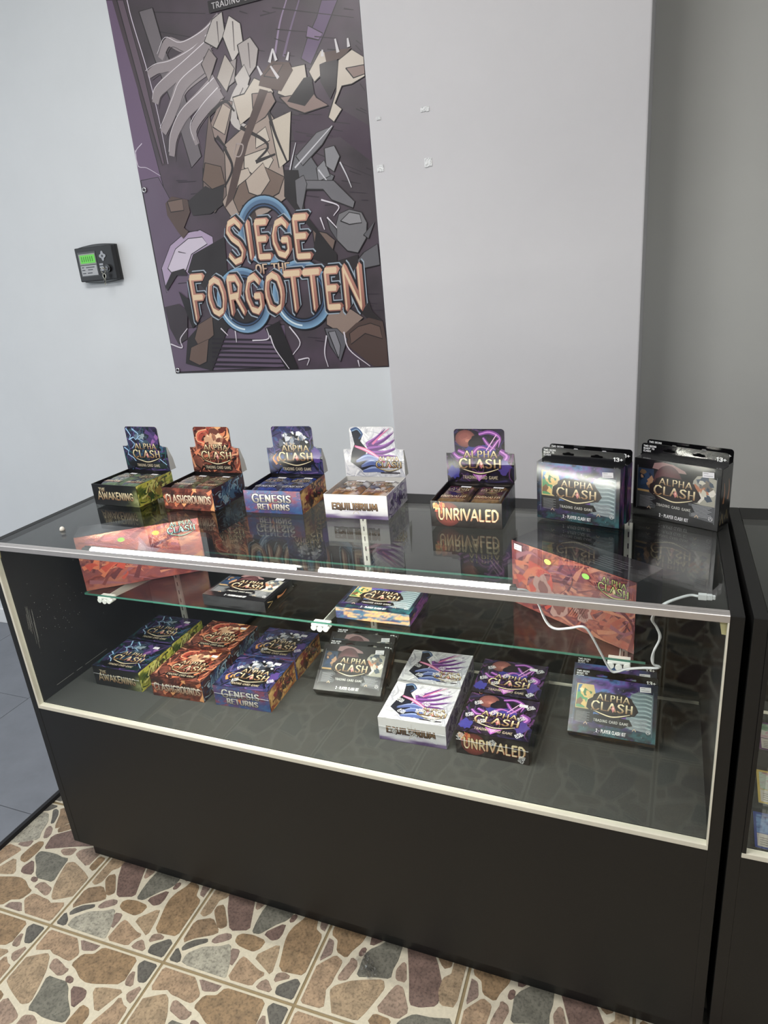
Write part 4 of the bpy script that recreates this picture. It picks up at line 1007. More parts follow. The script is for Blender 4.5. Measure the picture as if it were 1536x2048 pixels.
pts = [(1.19, .046, .9087), (1.205, .06, .9), (1.22, .07, .875), (1.234, .07, .841), (1.249, .068, .8296), (1.272, .07, .832), (1.294, .07, .838), (1.306, .072, .8256), (1.323, .076, .79), (1.34, .08, .7545), (1.352, .08, .7535), (1.364, .08, .76), (1.39, .08, .7665), (1.412, .078, .771), (1.416, .076, .776), (1.406, .073, .782), (1.406, .07, .805), (1.4145, .068, .834), (1.409, .062, .855), (1.4015, .055, .873), (1.408, .048, .895), (1.4183, .046, .9075), (1.435, .062, .9095), (1.454, .08, .9085), (1.466, .0805, .908)]
P = [tuple(p) for p in smooth_path(pts, 5)]
t = thing('power_cable', 'white flat lamp cable looping down in front of the right red box', 'cable', (1.19, .052, .75))
off = Vector((1.19, .052, .75)); P = [tuple(Vector(p) - off) for p in P]
MB().tube(P, .0019, 8, flat=1.5).build('cord', M_CABLE, t, smooth=True)
cn = MB().box(1.466, 1.478, .0765, .0845, .9035, .9125).box(1.478, 1.486, .0772, .0838, .9042, .912).box(1.486, 1.49, .078, .083, .9052, .9112)
for k in range(3): cn.box(1.4795 + .002 * k, 1.4805 + .002 * k, .0768, .0842, .9038, .9124)
c = cn.build('connector', M_CABLE, t, bevel=.0006); c.location = -off

# ------------------------------------------------------------------ boxes on the glass top
DISP = [('aw', .0670, .2773, -2.20, 'opened display box with dark teal lightning crest and gold lettering, leftmost'),
        ('cl', .2884, .2760, -.63, 'opened display box with fiery red orange crest on the glass top'),
        ('ge', .5155, .2831, 1.59, 'opened display box with blue and silver crest and orange side on the glass top'),
        ('eq', .7238, .2798, 1.76, 'opened white and purple display box with a pink streak on its crest'),
        ('un', .9719, .2679, .50, 'opened dark display box with violet crest and red planet on its front')]
LOOK = {'aw': 'green grey', 'cl': 'brown and olive', 'ge': 'dark blue', 'eq': 'silver white', 'un': 'dark maroon'}
ZT = H + .0004
for k, x, y, a, lab in DISP:
    t = display_box(k, lab); t.location = (x, y, ZT); t.rotation_euler = (0, 0, radians(a))
    p0 = None
    for q, dx in enumerate((.0045, .0755)):
        lab2 = '%s card pack on the %s inside its opened display box' % (LOOK[k], ('left', 'right')[q])
        c, s = cos(radians(a)), sin(radians(a)); lx, ly = dx, .0075
        loc = (x + c * lx - s * ly, y + s * lx + c * ly, ZT + .0427); rot = (0, 0, radians(a + (0.5 if q else -.4)))
        if p0 is None:
            p0 = booster_pack(k, lab2); p0.location = loc; p0.rotation_euler = rot
        else: copy_tree(p0, loc, rot, lab2)
kb = kit_box(True, 'blue and purple nebula card kit standing in front of its twin on the glass top')
kd = kit_box(False, 'black card kit with maroon planet standing in front of its twin at the right end')
def place(o, x, y, z, yaw, back=0, side=0, tilt=0):
    a = radians(yaw); o.location = (x - sin(a) * back + cos(a) * side, y + cos(a) * back + sin(a) * side, z); o.rotation_euler = (-tilt, 0, a)
Z3 = ZT + .0004
place(kb, 1.1725, .3503, Z3, -14.24, KD)
o = copy_tree(kb, (0, 0, 0), (0, 0, 0), 'rear blue and purple card kit, mostly hidden behind its twin on the glass top'); place(o, 1.1725, .3503, Z3, -14.24, 2 * KD + .0035, .004)
place(kd, 1.3545, .3947, Z3, -25.75, KD)
o = copy_tree(kd, (0, 0, 0), (0, 0, 0), 'rear black card kit, mostly hidden behind its twin at the right end'); place(o, 1.3545, .3947, Z3, -25.75, 2 * KD + .0035, -.004)

# ------------------------------------------------------------------ on the shelf
ZS = zs + .0007
r1 = foil_box('large red foil gift box with pale green logo, left end of shelf', True)
r1.location = (.1045, .1505, ZS); r1.rotation_euler = (0, 0, radians(36.38))
r2 = foil_box('large red foil gift box with yellow logo at the right end of the shelf', False)
r2.location = (1.1261, .3165, ZS); r2.rotation_euler = (0, 0, radians(-31.78))
o = copy_tree(kd, (.4510, .1540, ZS), (-pi / 2, 0, radians(-1.07)), 'black card kit lying flat on the glass shelf')
o = copy_tree(kb, (.7804, .1668, ZS), (-pi / 2, 0, 0), 'blue and orange card kit lying flat on the middle of the glass shelf')

# ------------------------------------------------------------------ on the deck
DECK = [('aw', [(.0955, .1160, .09), (.0909, .2519, .14)], 'sealed dark box with teal lightning top, %s of two on the deck'),
        ('cl', [(.2786, .1150, 1.95), (.2696, .2590, .02)], 'sealed box with flaming red brown top, %s of two on the deck'),
        ('ge', [(.4568, .1217, 2.47), (.4537, .2610, .9)], 'sealed box with blue top and orange side, %s of two on the deck'),
        ('eq', [(.8793, .1103, 2.02), (.8730, .2470, 2.56)], 'sealed white box with pink and purple streaks, %s of two on the deck'),
        ('un', [(1.0470, .1124, .13), (1.0436, .2484, .17)], 'sealed dark box with red planet and violet swirls, %s of two on the deck')]
for k, spots, lab in DECK:
    b = None
    for q, (x, y, a) in enumerate(spots):
        loc = (x, y, ZD + .0005); rot = (0, 0, radians(a)); lb = lab % ('front one', 'rear one')[q]
        if b is None:
            b = closed_box(k, lb); b.location = loc; b.rotation_euler = rot; b['group'] = 'sealed boxes on the deck'
        else: copy_tree(b, loc, rot, lb)
for src, x, y, yaw, tilt, dy, la in ((kd, .6717, .222, 4.5, 56.4, .056, ('black card kit with maroon planet leaning back on the deck', 'rear black card kit leaning behind its twin on the deck')),
                                     (kb, 1.2527, .2279, -.2, 51.0, .048, ('purple nebula card kit leaning back at the right end of the deck', 'rear purple nebula card kit leaning behind its twin at the right end of the deck'))):
    o = copy_tree(src, (0, 0, 0), (0, 0, 0), la[0]); place(o, x, y, ZD + .0008, yaw, 0, 0, radians(tilt))
    o = copy_tree(src, (0, 0, 0), (0, 0, 0), la[1]); place(o, x, y, ZD + .0008, yaw, dy, -.003, radians(tilt))
# single cards in clear holders in the neighbouring case
def slab_card(label, x, y, yaw, w, h, border, bg, art):
    t = thing('trading_card', label, 'card', (x, y, ZD + .0004), (0, 0, radians(yaw)), 'single cards in the neighbouring case')
    A = Art(w, h); A.grid(lambda u, v: np.ones(u.shape + (3,)) * npl(border), 1, 1)
    A.grid(nebula(bg, art, 4), 16, 20, .004, w - .004, h * .42, h - .005); A.grid(nebula(bg + 1, [art[0], (226, 220, 206), (206, 200, 190)], 3), 12, 10, .004, w - .004, .004, h * .4)
    A.L += 1
    for k in range(4): A.rect((90, 80, 84), .008, h * (.1 + .06 * k), w * (.86 - .1 * (k % 2)), h * (.112 + .06 * k), new=False)
    A.panel('card_print', M_WRAP, t, (0, 0, .0006), (1, 0, 0), (0, 1, 0))
    MB().box(0, w, 0, h, 0, .0004).build('card_stock', M_CARDWHITE, t)
    MB().box(-.006, w + .006, -.008, h + .008, .0012, .0026).build('clear_holder', M_CLEAR, t)
    return t
slab_card('blue card in a clear holder nearest the front of the neighbouring case', 1.575, .022, -3, .063, .082, (66, 90, 170), 61, [(40, 60, 140), (120, 170, 230), (60, 40, 120), (150, 200, 240)])
slab_card('yellow bordered card with green picture in the neighbouring case', 1.590, .128, -3, .063, .088, (226, 196, 70), 62, [(90, 170, 110), (206, 226, 206), (190, 110, 140), (120, 190, 120)])
slab_card('purple and pink bordered card farthest back in the neighbouring case', 1.606, .278, -3, .063, .088, (112, 54, 120), 63, [(226, 130, 170), (230, 236, 220), (110, 170, 130), (196, 90, 140)])

# ------------------------------------------------------------------ small things
bm = MB(); prof = [(.0055, 0), (.006, .003), (.005, .0065), (.0028, .009), (.0006, .0098)]; seg = 14
V = [(r * cos(2 * pi * k / seg), r * sin(2 * pi * k / seg), z) for r, z in prof for k in range(seg)]
bm.add(V, [(i * seg + k, i * seg + (k + 1) % seg, (i + 1) * seg + (k + 1) % seg, (i + 1) * seg + k) for i in range(len(prof) - 1) for k in range(seg)] + [tuple(range(seg))[::-1], tuple(range((len(prof) - 1) * seg, len(prof) * seg))])
tag(bm.build('rubber_bumper', solid('offwhite_rubber', (222, 216, 206), .4), None, loc=(.1297, .1048, H), smooth=True), 'tiny off-white rubber bumper on the left end of the glass top', 'bumper')
rs = np.random.RandomState(3)
n = 12; V = []; F = []
for j in range(n):
    for i in range(n):
        V.append(((i / (n - 1) - .5) * .028 + rs.uniform(-.002, .002), (j / (n - 1) - .5) * .06 + rs.uniform(-.002, .002), .001 + .009 * rs.rand()))
F = [(j * n + i, j * n + i + 1, (j + 1) * n + i + 1, (j + 1) * n + i) for j in range(n - 1) for i in range(n - 1)]
tag(MB().add(V, F).build('plastic_scrap', pane_mat('crumpled_film', (.9, .9, .9), 3.0, .12), None, loc=(.864, -.04, .0005), rot=(0, 0, .9)), 'crumpled scrap of clear plastic film on the stone floor', 'litter')
tag(MB().add([(0, 0, 0), (.006, .001, 0), (.005, .004, .0005), (.001, .0035, .0008)], [(0, 1, 2, 3)]).build('paper_fleck', M_STICK, None, loc=(.27, .0275, .052), rot=(radians(90), 0, 0)), 'tiny white fleck stuck to the base of the case', 'fleck')
def tape(label, x, z, w, h, seed):
    rs = np.random.RandomState(seed); nx, ny = 12, 6
    V = [((i / nx - .5) * w, -.0008 - .0022 * rs.rand() * (1 if 0 < i < nx else .2), (j / ny - .5) * h + rs.uniform(-.001, .001)) for j in range(ny + 1) for i in range(nx + 1)]
    F = [(j * (nx + 1) + i, j * (nx + 1) + i + 1, (j + 1) * (nx + 1) + i + 1, (j + 1) * (nx + 1) + i) for j in range(ny) for i in range(nx)]
    tag(MB().add(V, F).build('tape_residue', solid('torn_white_tape', (226, 228, 230), .45), None, loc=(x, .963, z)), label, 'tape', 'bits of torn tape on the column')
tape('faint torn bit of tape high up right beside the banner', .656, 1.800, .014, .008, 1)
tape('torn bit of tape higher up away from the banner', .787, 1.803, .024, .011, 2)
tape('torn bit of tape lower down right beside the banner', .651, 1.681, .020, .017, 3)
tape('torn square of tape lower down away from the banner', .788, 1.678, .021, .021, 4)

# ------------------------------------------------------------------ banner
M_BANNER = print_mat('banner_vinyl', 0.38, 0.15, bump=('noise', 5, .5, .01), grain=.06)
BWD, BHT = .794, 1.36
SHAPES = [('P',(112,82,122),[(-1,1086),(48,1077),(57,838),(87,569),(-6,580),(-4,805)]),('P',(104,82,112),[(3,606),(72,608),(135,470),(186,329),(116,291),(84,148),(218,153),(453,141),(446,10),(0,4),(3,266)]),('P',(176,150,190),[(21,342),(72,408),(135,439),(196,443),(238,419),(235,373),(179,362),(127,312),(105,336),(56,307),(24,265)]),('P',(205,190,214),[(46,340),(90,396),(145,422),(199,422),(214,400),(148,375),(117,329),(65,317)]),('P',(72,54,66),[(21,1082),(74,1072),(100,892),(115,639),(94,636),(57,838)]),('P',(104,80,100),[(38,1079),(61,1074),(87,884),(105,642),(96,642),(66,857)]),('R',(214,200,222),2.2,[(74,1072),(79,1019),(102,886),(113,767),(118,639)]),('R',(214,200,222),1.6,[(0,692),(4,648),(36,638),(82,610)]),('R',(214,200,222),1.6,[(34,707),(2,686),(3,645)]),('P',(104,76,122),[(611,835),(635,876),(670,919),(689,954),(734,945),(688,880),(639,817)]),('P',(134,104,150),[(633,881),(642,906),(683,881),(669,868)]),('R',(150,124,166),4.5,[(532,856),(559,926),(587,974)]),('R',(120,96,136),5,[(559,849),(589,907),(624,966)]),('R',(52,42,52),2,[(541,965),(776,899)]),('R',(52,42,52),2,[(545,915),(637,892)]),('R',(52,42,52),2,[(122,1034),(331,991)]),('R',(52,42,52),2,[(119,992),(305,935)]),('R',(52,42,52),2,[(571,681),(804,620)]),('R',(52,42,52),2,[(593,619),(788,525)]),('R',(52,42,52),2,[(502,954),(551,954)]),('P',(70,46,70),[(555,703),(697,711),(801,648),(798,558),(705,633),(564,633)]),('R',(50,40,50),1.8,[(375,963),(405,951)]),('R',(50,40,50),1.8,[(390,639),(471,623)]),('R',(50,40,50),1.8,[(456,697),(497,681)]),('R',(50,40,50),1.8,[(315,730),(397,715)]),('R',(50,40,50),1.8,[(569,665),(623,649)]),('R',(50,40,50),1.8,[(538,716),(596,699)]),('R',(50,40,50),1.8,[(512,963),(537,953)]),('R',(50,40,50),1.8,[(612,814),(663,799)]),('R',(50,40,50),1.8,[(658,878),(720,863)]),('R',(50,40,50),1.8,[(477,878),(503,871)]),('R',(50,40,50),1.8,[(537,895),(569,881)]),('R',(50,40,50),1.8,[(637,791),(696,772)]),('R',(50,40,50),1.8,[(384,556),(447,540)]),('R',(50,40,50),1.8,[(760,693),(808,677)]),('R',(50,40,50),1.8,[(541,805),(599,793)]),('R',(50,40,50),1.8,[(778,749),(832,731)]),('R',(50,40,50),1.8,[(656,839),(713,825)]),('R',(50,40,50),1.8,[(620,726),(682,710)]),('R',(50,40,50),1.8,[(697,524),(754,510)]),('R',(50,40,50),1.8,[(524,707),(591,689)]),('R',(50,40,50),1.8,[(602,650),(643,639)]),('R',(50,40,50),1.8,[(723,546),(758,531)]),('R',(50,40,50),1.8,[(453,612),(517,598)]),('R',(50,40,50),1.8,[(474,595),(555,576)]),('R',(50,40,50),1.8,[(658,712),(717,692)]),('R',(50,40,50),1.8,[(686,673),(739,660)]),('R',(50,40,50),1.8,[(774,838),(829,820)]),('R',(50,40,50),1.8,[(525,648),(598,636)]),('R',(50,40,50),1.8,[(775,547),(823,540)]),('R',(50,40,50),1.8,[(404,633),(438,627)]),('R',(50,40,50),1.8,[(657,646),(684,637)]),('R',(50,40,50),1.8,[(692,843),(764,828)]),('R',(50,40,50),1.8,[(772,693),(804,683)]),('R',(50,40,50),1.8,[(433,587),(475,580)]),('R',(50,40,50),1.8,[(545,535),(572,530)]),('R',(50,40,50),1.8,[(547,805),(583,795)]),('R',(50,40,50),1.8,[(750,924),(777,916)]),('R',(50,40,50),1.8,[(389,991),(416,985)]),('R',(50,40,50),1.8,[(561,853),(593,844)]),('R',(50,40,50),1.8,[(777,848),(835,837)]),('R',(50,40,50),1.8,[(544,693),(571,685)]),('R',(50,40,50),1.8,[(440,976),(464,966)]),('R',(50,40,50),1.8,[(684,655),(715,645)]),('R',(50,40,50),1.8,[(521,747),(547,737)]),('R',(50,40,50),1.8,[(586,706),(656,694)]),('R',(50,40,50),1.8,[(452,621),(509,603)]),('R',(58,44,60),1.8,[(104,97),(153,98)]),('R',(58,44,60),1.8,[(400,479),(426,473)]),('R',(58,44,60),1.8,[(87,191),(157,183)]),('R',(58,44,60),1.8,[(408,436),(458,431)]),('R',(58,44,60),1.8,[(269,151),(296,145)]),('R',(58,44,60),1.8,[(184,547),(231,546)]),('R',(58,44,60),1.8,[(149,443),(189,441)]),('R',(58,44,60),1.8,[(548,334),(610,332)]),('R',(58,44,60),1.8,[(287,355),(349,353)]),('R',(58,44,60),1.8,[(322,508),(364,499)]),('R',(58,44,60),1.8,[(734,190),(774,185)]),('R',(58,44,60),1.8,[(371,577),(407,576)]),('R',(58,44,60),1.8,[(434,154),(472,155)]),('R',(58,44,60),1.8,[(636,467),(675,465)]),('R',(58,44,60),1.8,[(138,590),(179,586)]),('R',(58,44,60),1.8,[(99,387),(127,380)]),('R',(58,44,60),1.8,[(530,100),(577,94)]),('R',(58,44,60),1.8,[(753,168),(791,166)]),('R',(58,44,60),1.8,[(495,133),(560,134)]),('R',(58,44,60),1.8,[(718,493),(768,484)]),('R',(58,44,60),1.8,[(704,370),(733,364)]),('R',(58,44,60),1.8,[(474,551),(536,546)]),('R',(58,44,60),1.8,[(718,184),(762,180)]),('R',(58,44,60),1.8,[(405,559),(460,555)]),('R',(58,44,60),1.8,[(77,291),(123,292)]),('R',(58,44,60),1.8,[(570,501),(621,490)]),('R',(58,44,60),1.8,[(555,89),(595,82)]),('R',(58,44,60),1.8,[(752,468),(773,465)]),('R',(58,44,60),1.8,[(-60,223),(-2,223)]),('R',(58,44,60),1.8,[(194,72),(238,74)]),('R',(58,44,60),1.8,[(671,179),(723,173)]),('R',(58,44,60),1.8,[(116,244),(179,243)]),('R',(58,44,60),1.8,[(319,467),(353,466)]),('R',(58,44,60),1.8,[(728,216),(779,213)]),('R',(58,44,60),1.8,[(144,585),(209,580)]),('R',(58,44,60),1.8,[(594,270),(643,263)]),('R',(58,44,60),1.8,[(111,211),(161,204)]),('R',(58,44,60),1.8,[(603,71),(658,65)]),('R',(58,44,60),1.8,[(321,176),(366,175)]),('R',(58,44,60),1.8,[(587,302),(651,295)]),('P',(112,102,110),[(109,1037),(158,1037),(175,934),(218,818),(244,644),(202,618),(174,779),(135,916)]),('R',(150,136,142),26,[(378,968),(320,941),(243,927),(192,947),(156,912)]),('R',(92,80,88),2,[(387,955),(329,928),(252,912),(201,933),(165,898)]),('R',(226,216,226),1.6,[(370,980),(312,953),(234,939),(184,960),(147,925)]),('R',(150,136,142),30,[(360,944),(287,909),(200,890),(143,890),(104,879)]),('R',(92,80,88),2,[(369,930),(296,895),(209,876),(152,875),(114,864)]),('R',(226,216,226),1.6,[(352,955),(278,921),(191,902),(135,902),(96,891)]),('R',(150,136,142),34,[(328,916),(247,882),(185,858),(129,832),(111,804)]),('R',(92,80,88),2,[(337,903),(256,868),(195,843),(138,817),(120,789)]),('R',(226,216,226),1.6,[(320,928),(238,894),(177,870),(120,844),(102,816)]),('R',(150,136,142),34,[(309,872),(223,837),(185,798),(146,752),(121,724)]),('R',(92,80,88),2,[(318,858),(232,823),(195,783),(155,737),(130,709)]),('R',(226,216,226),1.6,[(301,884),(214,849),(177,810),(137,765),(112,737)]),('R',(150,136,142),30,[(336,824),(276,794),(205,759),(157,708),(138,658)]),('R',(92,80,88),2,[(345,810),(285,779),(214,744),(167,693),(148,643)]),('R',(226,216,226),1.6,[(328,836),(267,806),(196,771),(149,721),(130,671)]),('R',(150,136,142),24,[(344,798),(283,763),(232,719),(237,677)]),('R',(92,80,88),2,[(354,784),(292,748),(241,704),(246,662)]),('R',(226,216,226),1.6,[(336,810),(274,775),(223,732),(228,689)]),('P',(186,176,172),[(314,926),(350,973),(385,985),(385,935),(352,903)]),('P',(204,194,188),[(376,927),(405,972),(438,948),(439,897),(397,862)]),('P',(178,166,164),[(420,900),(463,911),(484,880),(470,840),(429,809)]),('P',(196,186,180),[(396,824),(433,851),(446,816),(414,763)]),('P',(160,146,146),[(370,862),(411,869),(394,815),(366,804)]),('R',(196,186,182),22,[(429,809),(385,767),(376,719),(418,693),(450,708)]),('R',(92,80,84),2,[(420,796),(391,761),(387,722)]),('R',(96,84,88),2.5,[(365,966),(361,915)]),('R',(96,84,88),2.5,[(415,957),(408,888)]),('R',(96,84,88),2.5,[(455,899),(451,839)]),('P',(150,134,134),[(293,875),(326,907),(347,880),(310,828)]),('P',(184,170,160),[(338,833),(375,885),(400,847),(364,795)]),('P',(150,124,116),[(291,721),(341,779),(379,768),(365,730),(332,664),(295,690)]),('P',(190,168,150),[(300,714),(345,768),(370,750),(337,689)]),('P',(206,190,172),[(381,778),(394,706),(465,736),(515,771),(500,793),(459,814),(421,781)]),('P',(170,146,132),[(332,664),(406,700),(490,732),(510,700),(517,579),(518,501),(446,466),(332,445),(299,498),(281,547)]),('P',(206,190,168),[(491,702),(563,716),(539,596),(504,580)]),('P',(206,190,172),[(441,675),(476,690),(484,654),(435,640)]),('P',(206,190,172),[(392,625),(468,636),(488,603),(440,552),(387,595)]),('P',(120,98,92),[(244,612),(294,751),(300,679),(327,639),(312,529),(261,485),(230,544)]),('P',(196,176,158),[(352,588),(400,593),(413,550),(363,538),(344,547)]),('R',(44,36,40),7,[(293,746),(353,772),(381,743)]),('R',(44,36,40),7,[(393,701),(476,645),(429,605)]),('R',(44,36,40),7,[(429,605),(497,617)]),('R',(44,36,40),7,[(330,654),(347,600),(310,551)]),('R',(44,36,40),7,[(490,732),(505,666),(532,592)]),('R',(44,36,40),7,[(309,688),(336,653)]),('P',(206,190,172),[(545,800),(567,820),(621,820),(623,787),(606,757),(556,751),(527,765)]),('P',(150,120,112),[(532,755),(612,752),(622,778),(646,737),(679,713),(605,705),(559,726)]),('P',(44,38,44),[(555,741),(614,789),(638,789),(641,747),(608,722)]),('P',(206,190,172),[(631,800),(672,843),(705,828),(684,796),(645,774)]),('P',(60,52,58),[(665,812),(719,821),(715,763),(687,726),(663,772)]),('P',(92,64,58),[(683,837),(763,834),(732,815),(686,814)]),('P',(210,194,176),[(721,812),(763,830),(797,808),(794,764),(754,752),(725,752),(700,715),(719,698),(692,671),(676,685),(706,742)]),('P',(150,120,112),[(741,791),(797,790),(795,769),(761,765)]),('P',(92,64,56),[(471,793),(485,819),(521,844),(575,832),(584,812),(540,768)]),('P',(112,80,70),[(491,813),(526,836),(556,831),(527,803)]),('P',(150,122,112),[(446,777),(509,772),(518,747),(480,714),(439,700)]),('R',(214,208,214),6,[(514,842),(529,872)]),('R',(214,208,214),6,[(536,843),(529,872)]),('R',(214,208,214),6,[(569,838),(577,856)]),('R',(214,208,214),6,[(676,829),(678,844)]),('R',(214,208,214),6,[(723,830),(718,862)]),('R',(214,208,214),6,[(755,837),(754,857)]),('R',(214,208,214),6,[(485,817),(475,840)]),('R',(214,208,214),6,[(536,801),(516,833)]),('P',(86,62,58),[(473,785),(499,776),(412,658),(339,521),(298,492),(366,628)]),('R',(170,150,146),3,[(372,661),(394,653),(379,627),(360,634),(372,661)]),('P',(104,104,112),[(531,541),(560,608),(609,597),(629,565),(676,539),(653,505),(521,520)]),('P',(134,134,142),[(623,565),(650,582),(664,540),(625,530)]),('P',(140,138,146),[(654,611),(685,614),(699,585),(677,549),(654,566)]),('P',(120,118,126),[(562,603),(635,653),(688,662),(649,621),(581,576)]),('R',(206,204,214),3,[(528,546),(548,595),(567,637)]),('R',(206,204,214),3,[(698,571),(715,534),(726,503)]),('R',(206,204,214),3,[(555,574),(685,663)]),('R',(206,204,214),3,[(629,560),(666,510)]),('P',(50,44,48),[(168,527),(242,563),(265,551),(313,570),(294,504),(245,484),(179,486)]),('P',(46,40,44),[(123,323),(155,374),(283,415),(272,291),(179,265)]),('P',(46,40,44),[(76,114),(152,167),(308,203),(354,162),(243,140),(154,6),(51,33)]),('P',(92,68,62),[(84,531),(112,548),(169,532),(171,497),(138,454),(153,442),(128,424),(112,446),(83,496)]),('P',(122,94,82),[(92,535),(150,537),(149,504),(99,504)]),('P',(116,90,76),[(254,625),(308,608),(314,560),(265,551),(235,579)]),('P',(124,98,84),[(359,550),(452,591),(517,555),(493,515),(397,483),(346,478),(334,514)]),('P',(190,168,150),[(386,561),(453,600),(469,551),(427,513),(392,527)]),('P',(70,54,52),[(362,496),(400,502),(409,447),(353,448)]),('P',(122,96,84),[(589,405),(633,392),(659,370),(635,314),(591,337)]),('P',(38,32,36),[(509,504),(568,427),(599,395),(578,328),(656,293),(660,331),(572,450),(565,567),(520,573)]),('P',(112,110,118),[(584,538),(673,527),(732,466),(725,450),(661,478),(637,508),(581,515)]),('P',(110,108,116),[(550,542),(580,552),(588,528),(561,456),(547,481)]),('P',(118,116,122),[(663,403),(679,439),(713,448),(750,436),(764,407),(757,366),(728,330),(695,338),(665,370)]),('P',(146,144,150),[(682,420),(712,440),(744,432),(748,409),(709,408)]),('P',(90,88,96),[(639,434),(668,398),(665,370),(646,400)]),('P',(96,94,102),[(750,376),(788,409),(765,365)]),('P',(100,98,106),[(745,329),(791,349),(793,292),(740,286),(720,307)]),('P',(44,36,40),[(617,306),(728,326),(723,287),(756,166),(787,134),(794,83),(706,179),(622,255)]),('P',(150,122,108),[(606,175),(688,175),(726,148),(656,100),(601,134)]),('P',(84,60,54),[(660,105),(701,134),(743,147),(787,134),(798,73),(793,2),(746,1),(665,68)]),('P',(108,78,68),[(675,104),(706,123),(747,131),(777,120),(782,84),(727,102),(677,72)]),('P',(98,96,106),[(593,124),(635,121),(667,89),(635,21),(605,70)]),('P',(134,132,142),[(604,112),(628,114),(641,69),(630,31)]),('P',(36,30,34),[(381,134),(436,153),(484,3),(438,1)]),('P',(60,48,58),[(7,221),(66,228),(96,204),(76,114),(36,98),(12,152)]),('P',(44,36,42),[(61,328),(111,335),(120,313),(79,316),(29,270),(26,287)]),('P',(36,30,34),[(75,267),(111,237),(138,168),(105,147),(89,205)]),('P',(112,84,72),[(128,157),(190,182),(184,121),(120,83),(105,113)]),('P',(112,84,72),[(84,85),(161,110),(138,36),(107,25),(68,44)]),('R',(40,30,42),4,[(175,110),(446,94)]),('R',(40,30,42),4,[(172,96),(444,80)]),('R',(40,30,42),4,[(169,81),(442,66)]),('R',(40,30,42),4,[(166,67),(440,53)]),('R',(40,30,42),4,[(163,52),(437,38)]),('R',(40,30,42),4,[(160,35),(435,22)]),('R',(40,30,42),4,[(157,21),(433,8)]),('R',(222,212,226),3,[(3,100),(48,86),(47,115),(84,148)]),('R',(222,212,226),3,[(216,142),(239,118)]),('R',(222,212,226),3,[(270,139),(268,95)]),('R',(222,212,226),3,[(329,98),(389,101),(388,133)]),('R',(222,212,226),3,[(471,135),(502,85),(471,48)]),('R',(222,212,226),3,[(397,111),(410,67),(451,-2)]),('R',(222,212,226),3,[(488,31),(526,35),(517,13)]),('R',(222,212,226),3,[(597,102),(584,49),(591,6)]),('R',(222,212,226),3,[(657,110),(669,57),(734,1)]),('R',(222,212,226),3,[(695,24),(698,-3)]),('R',(222,212,226),3,[(641,434),(669,403)]),('R',(222,212,226),3,[(619,436),(629,402)]),('R',(222,212,226),3,[(628,482),(681,460),(662,436)])]
t = thing('wall_banner', 'tall dark purple printed banner with large orange and blue title on the wall', 'banner', (-.1712, WY, 1.142))
MB().box(0, BWD, -.0018, -.0004, 0, BHT).build('cloth', solid('banner_backing', (40, 34, 40), .6), t)
A = Art(BWD, BHT); A.step = 1.2e-5; A.sat = .68; A.gain = .95
def bgfn(u, v):
    n = fbm(u * 5, v * 8, 201); base = ramp(n * 1.2 - .1, [(44, 34, 44), (70, 58, 68), (86, 66, 86), (62, 54, 62)])
    return base
A.grid(bgfn, 60, 100)
for s in SHAPES:
    if s[0] == 'P':
        q = [(x / 1000, max(.003, y / 1000)) for x, y in s[2]]
        A.poly(s[1], q)
        if sum(s[1]) > 250: A.ribbon((32, 26, 30), .0028, q + [q[0]], (.7, 1.2), sm=1)
    else: A.ribbon(s[1], s[2] / 1000 * 1.5, [(min(max(x / 1000, .004), BWD - .004), max(.004, y / 1000)) for x, y in s[3]], (1, .45) if s[2] > 8 else (1, .5))
# three interlaced steel-blue rings
for cx, cy, r in ((.43, .418, .092), (.318, .222, .095), (.528, .226, .097)):
    A.ring((24, 30, 44), cx, cy, r - .028, r + .008); A.ring((110, 170, 214), cx, cy, r - .024, r + .004, col2=(30, 64, 112)); A.ring((70, 116, 160), cx, cy, r - .014, r - .006, a0=.4, a1=2.6); A.ring((206, 228, 240), cx, cy, r - .009, r - .004, a0=3.3, a1=4.6); A.ring((26, 40, 64), cx, cy, r - .02, r - .016)
FC = ((206, 130, 104), (156, 84, 66))
tilt = lambda k, x0: (lambda x, y: (x, y + k * (x - x0)))
for txt, cx, cy, h, w, k in (('SIEGE', .434, .345, .098, .285, -.035), ('OF THE', .438, .297, .026, .118, -.03), ('FORGOTTEN', .43, .186, .105, .615, -.008)):
    big = h > .05
    A.words(txt, cx, cy, h, w, nib_blade(.115, .055) if big else nib_serif(.1, .06), FC if big else ((226, 190, 150), (170, 110, 80)), ((30, 24, 34), .07), ((150, 170, 190), .11) if big else None, track=.16, caps={0: 1.22, len(txt) - 1: 1.1} if big else None, warp=tilt(k, cx), hi=(232, 196, 146) if big else None)
A.rect((34, 28, 34), .345, .988, .6, 1.016); A.words('TRADING CARD GAME', .47, .996, .013, .226, nib_rect(.07, .06), ((206, 200, 204),) * 2, track=.22)
A.panel('printed_face', M_BANNER, t, (0, -.0019, 0), (1, 0, 0), (0, 0, 1))
M_GROM = solid('grommet_metal', (206, 206, 208), .25, metal=.9)
for x, z in ((.013, .011), (.013, .578), (.013, 1.145), (.781, 1.345)):
    gm = MB(); gm.tube([(x + .006 * cos(a), -.0048, z + .006 * sin(a)) for a in np.linspace(0, 2 * pi, 16, endpoint=False)], .0024, 8, closed=True); gm.build('grommet', M_GROM, t, smooth=True)

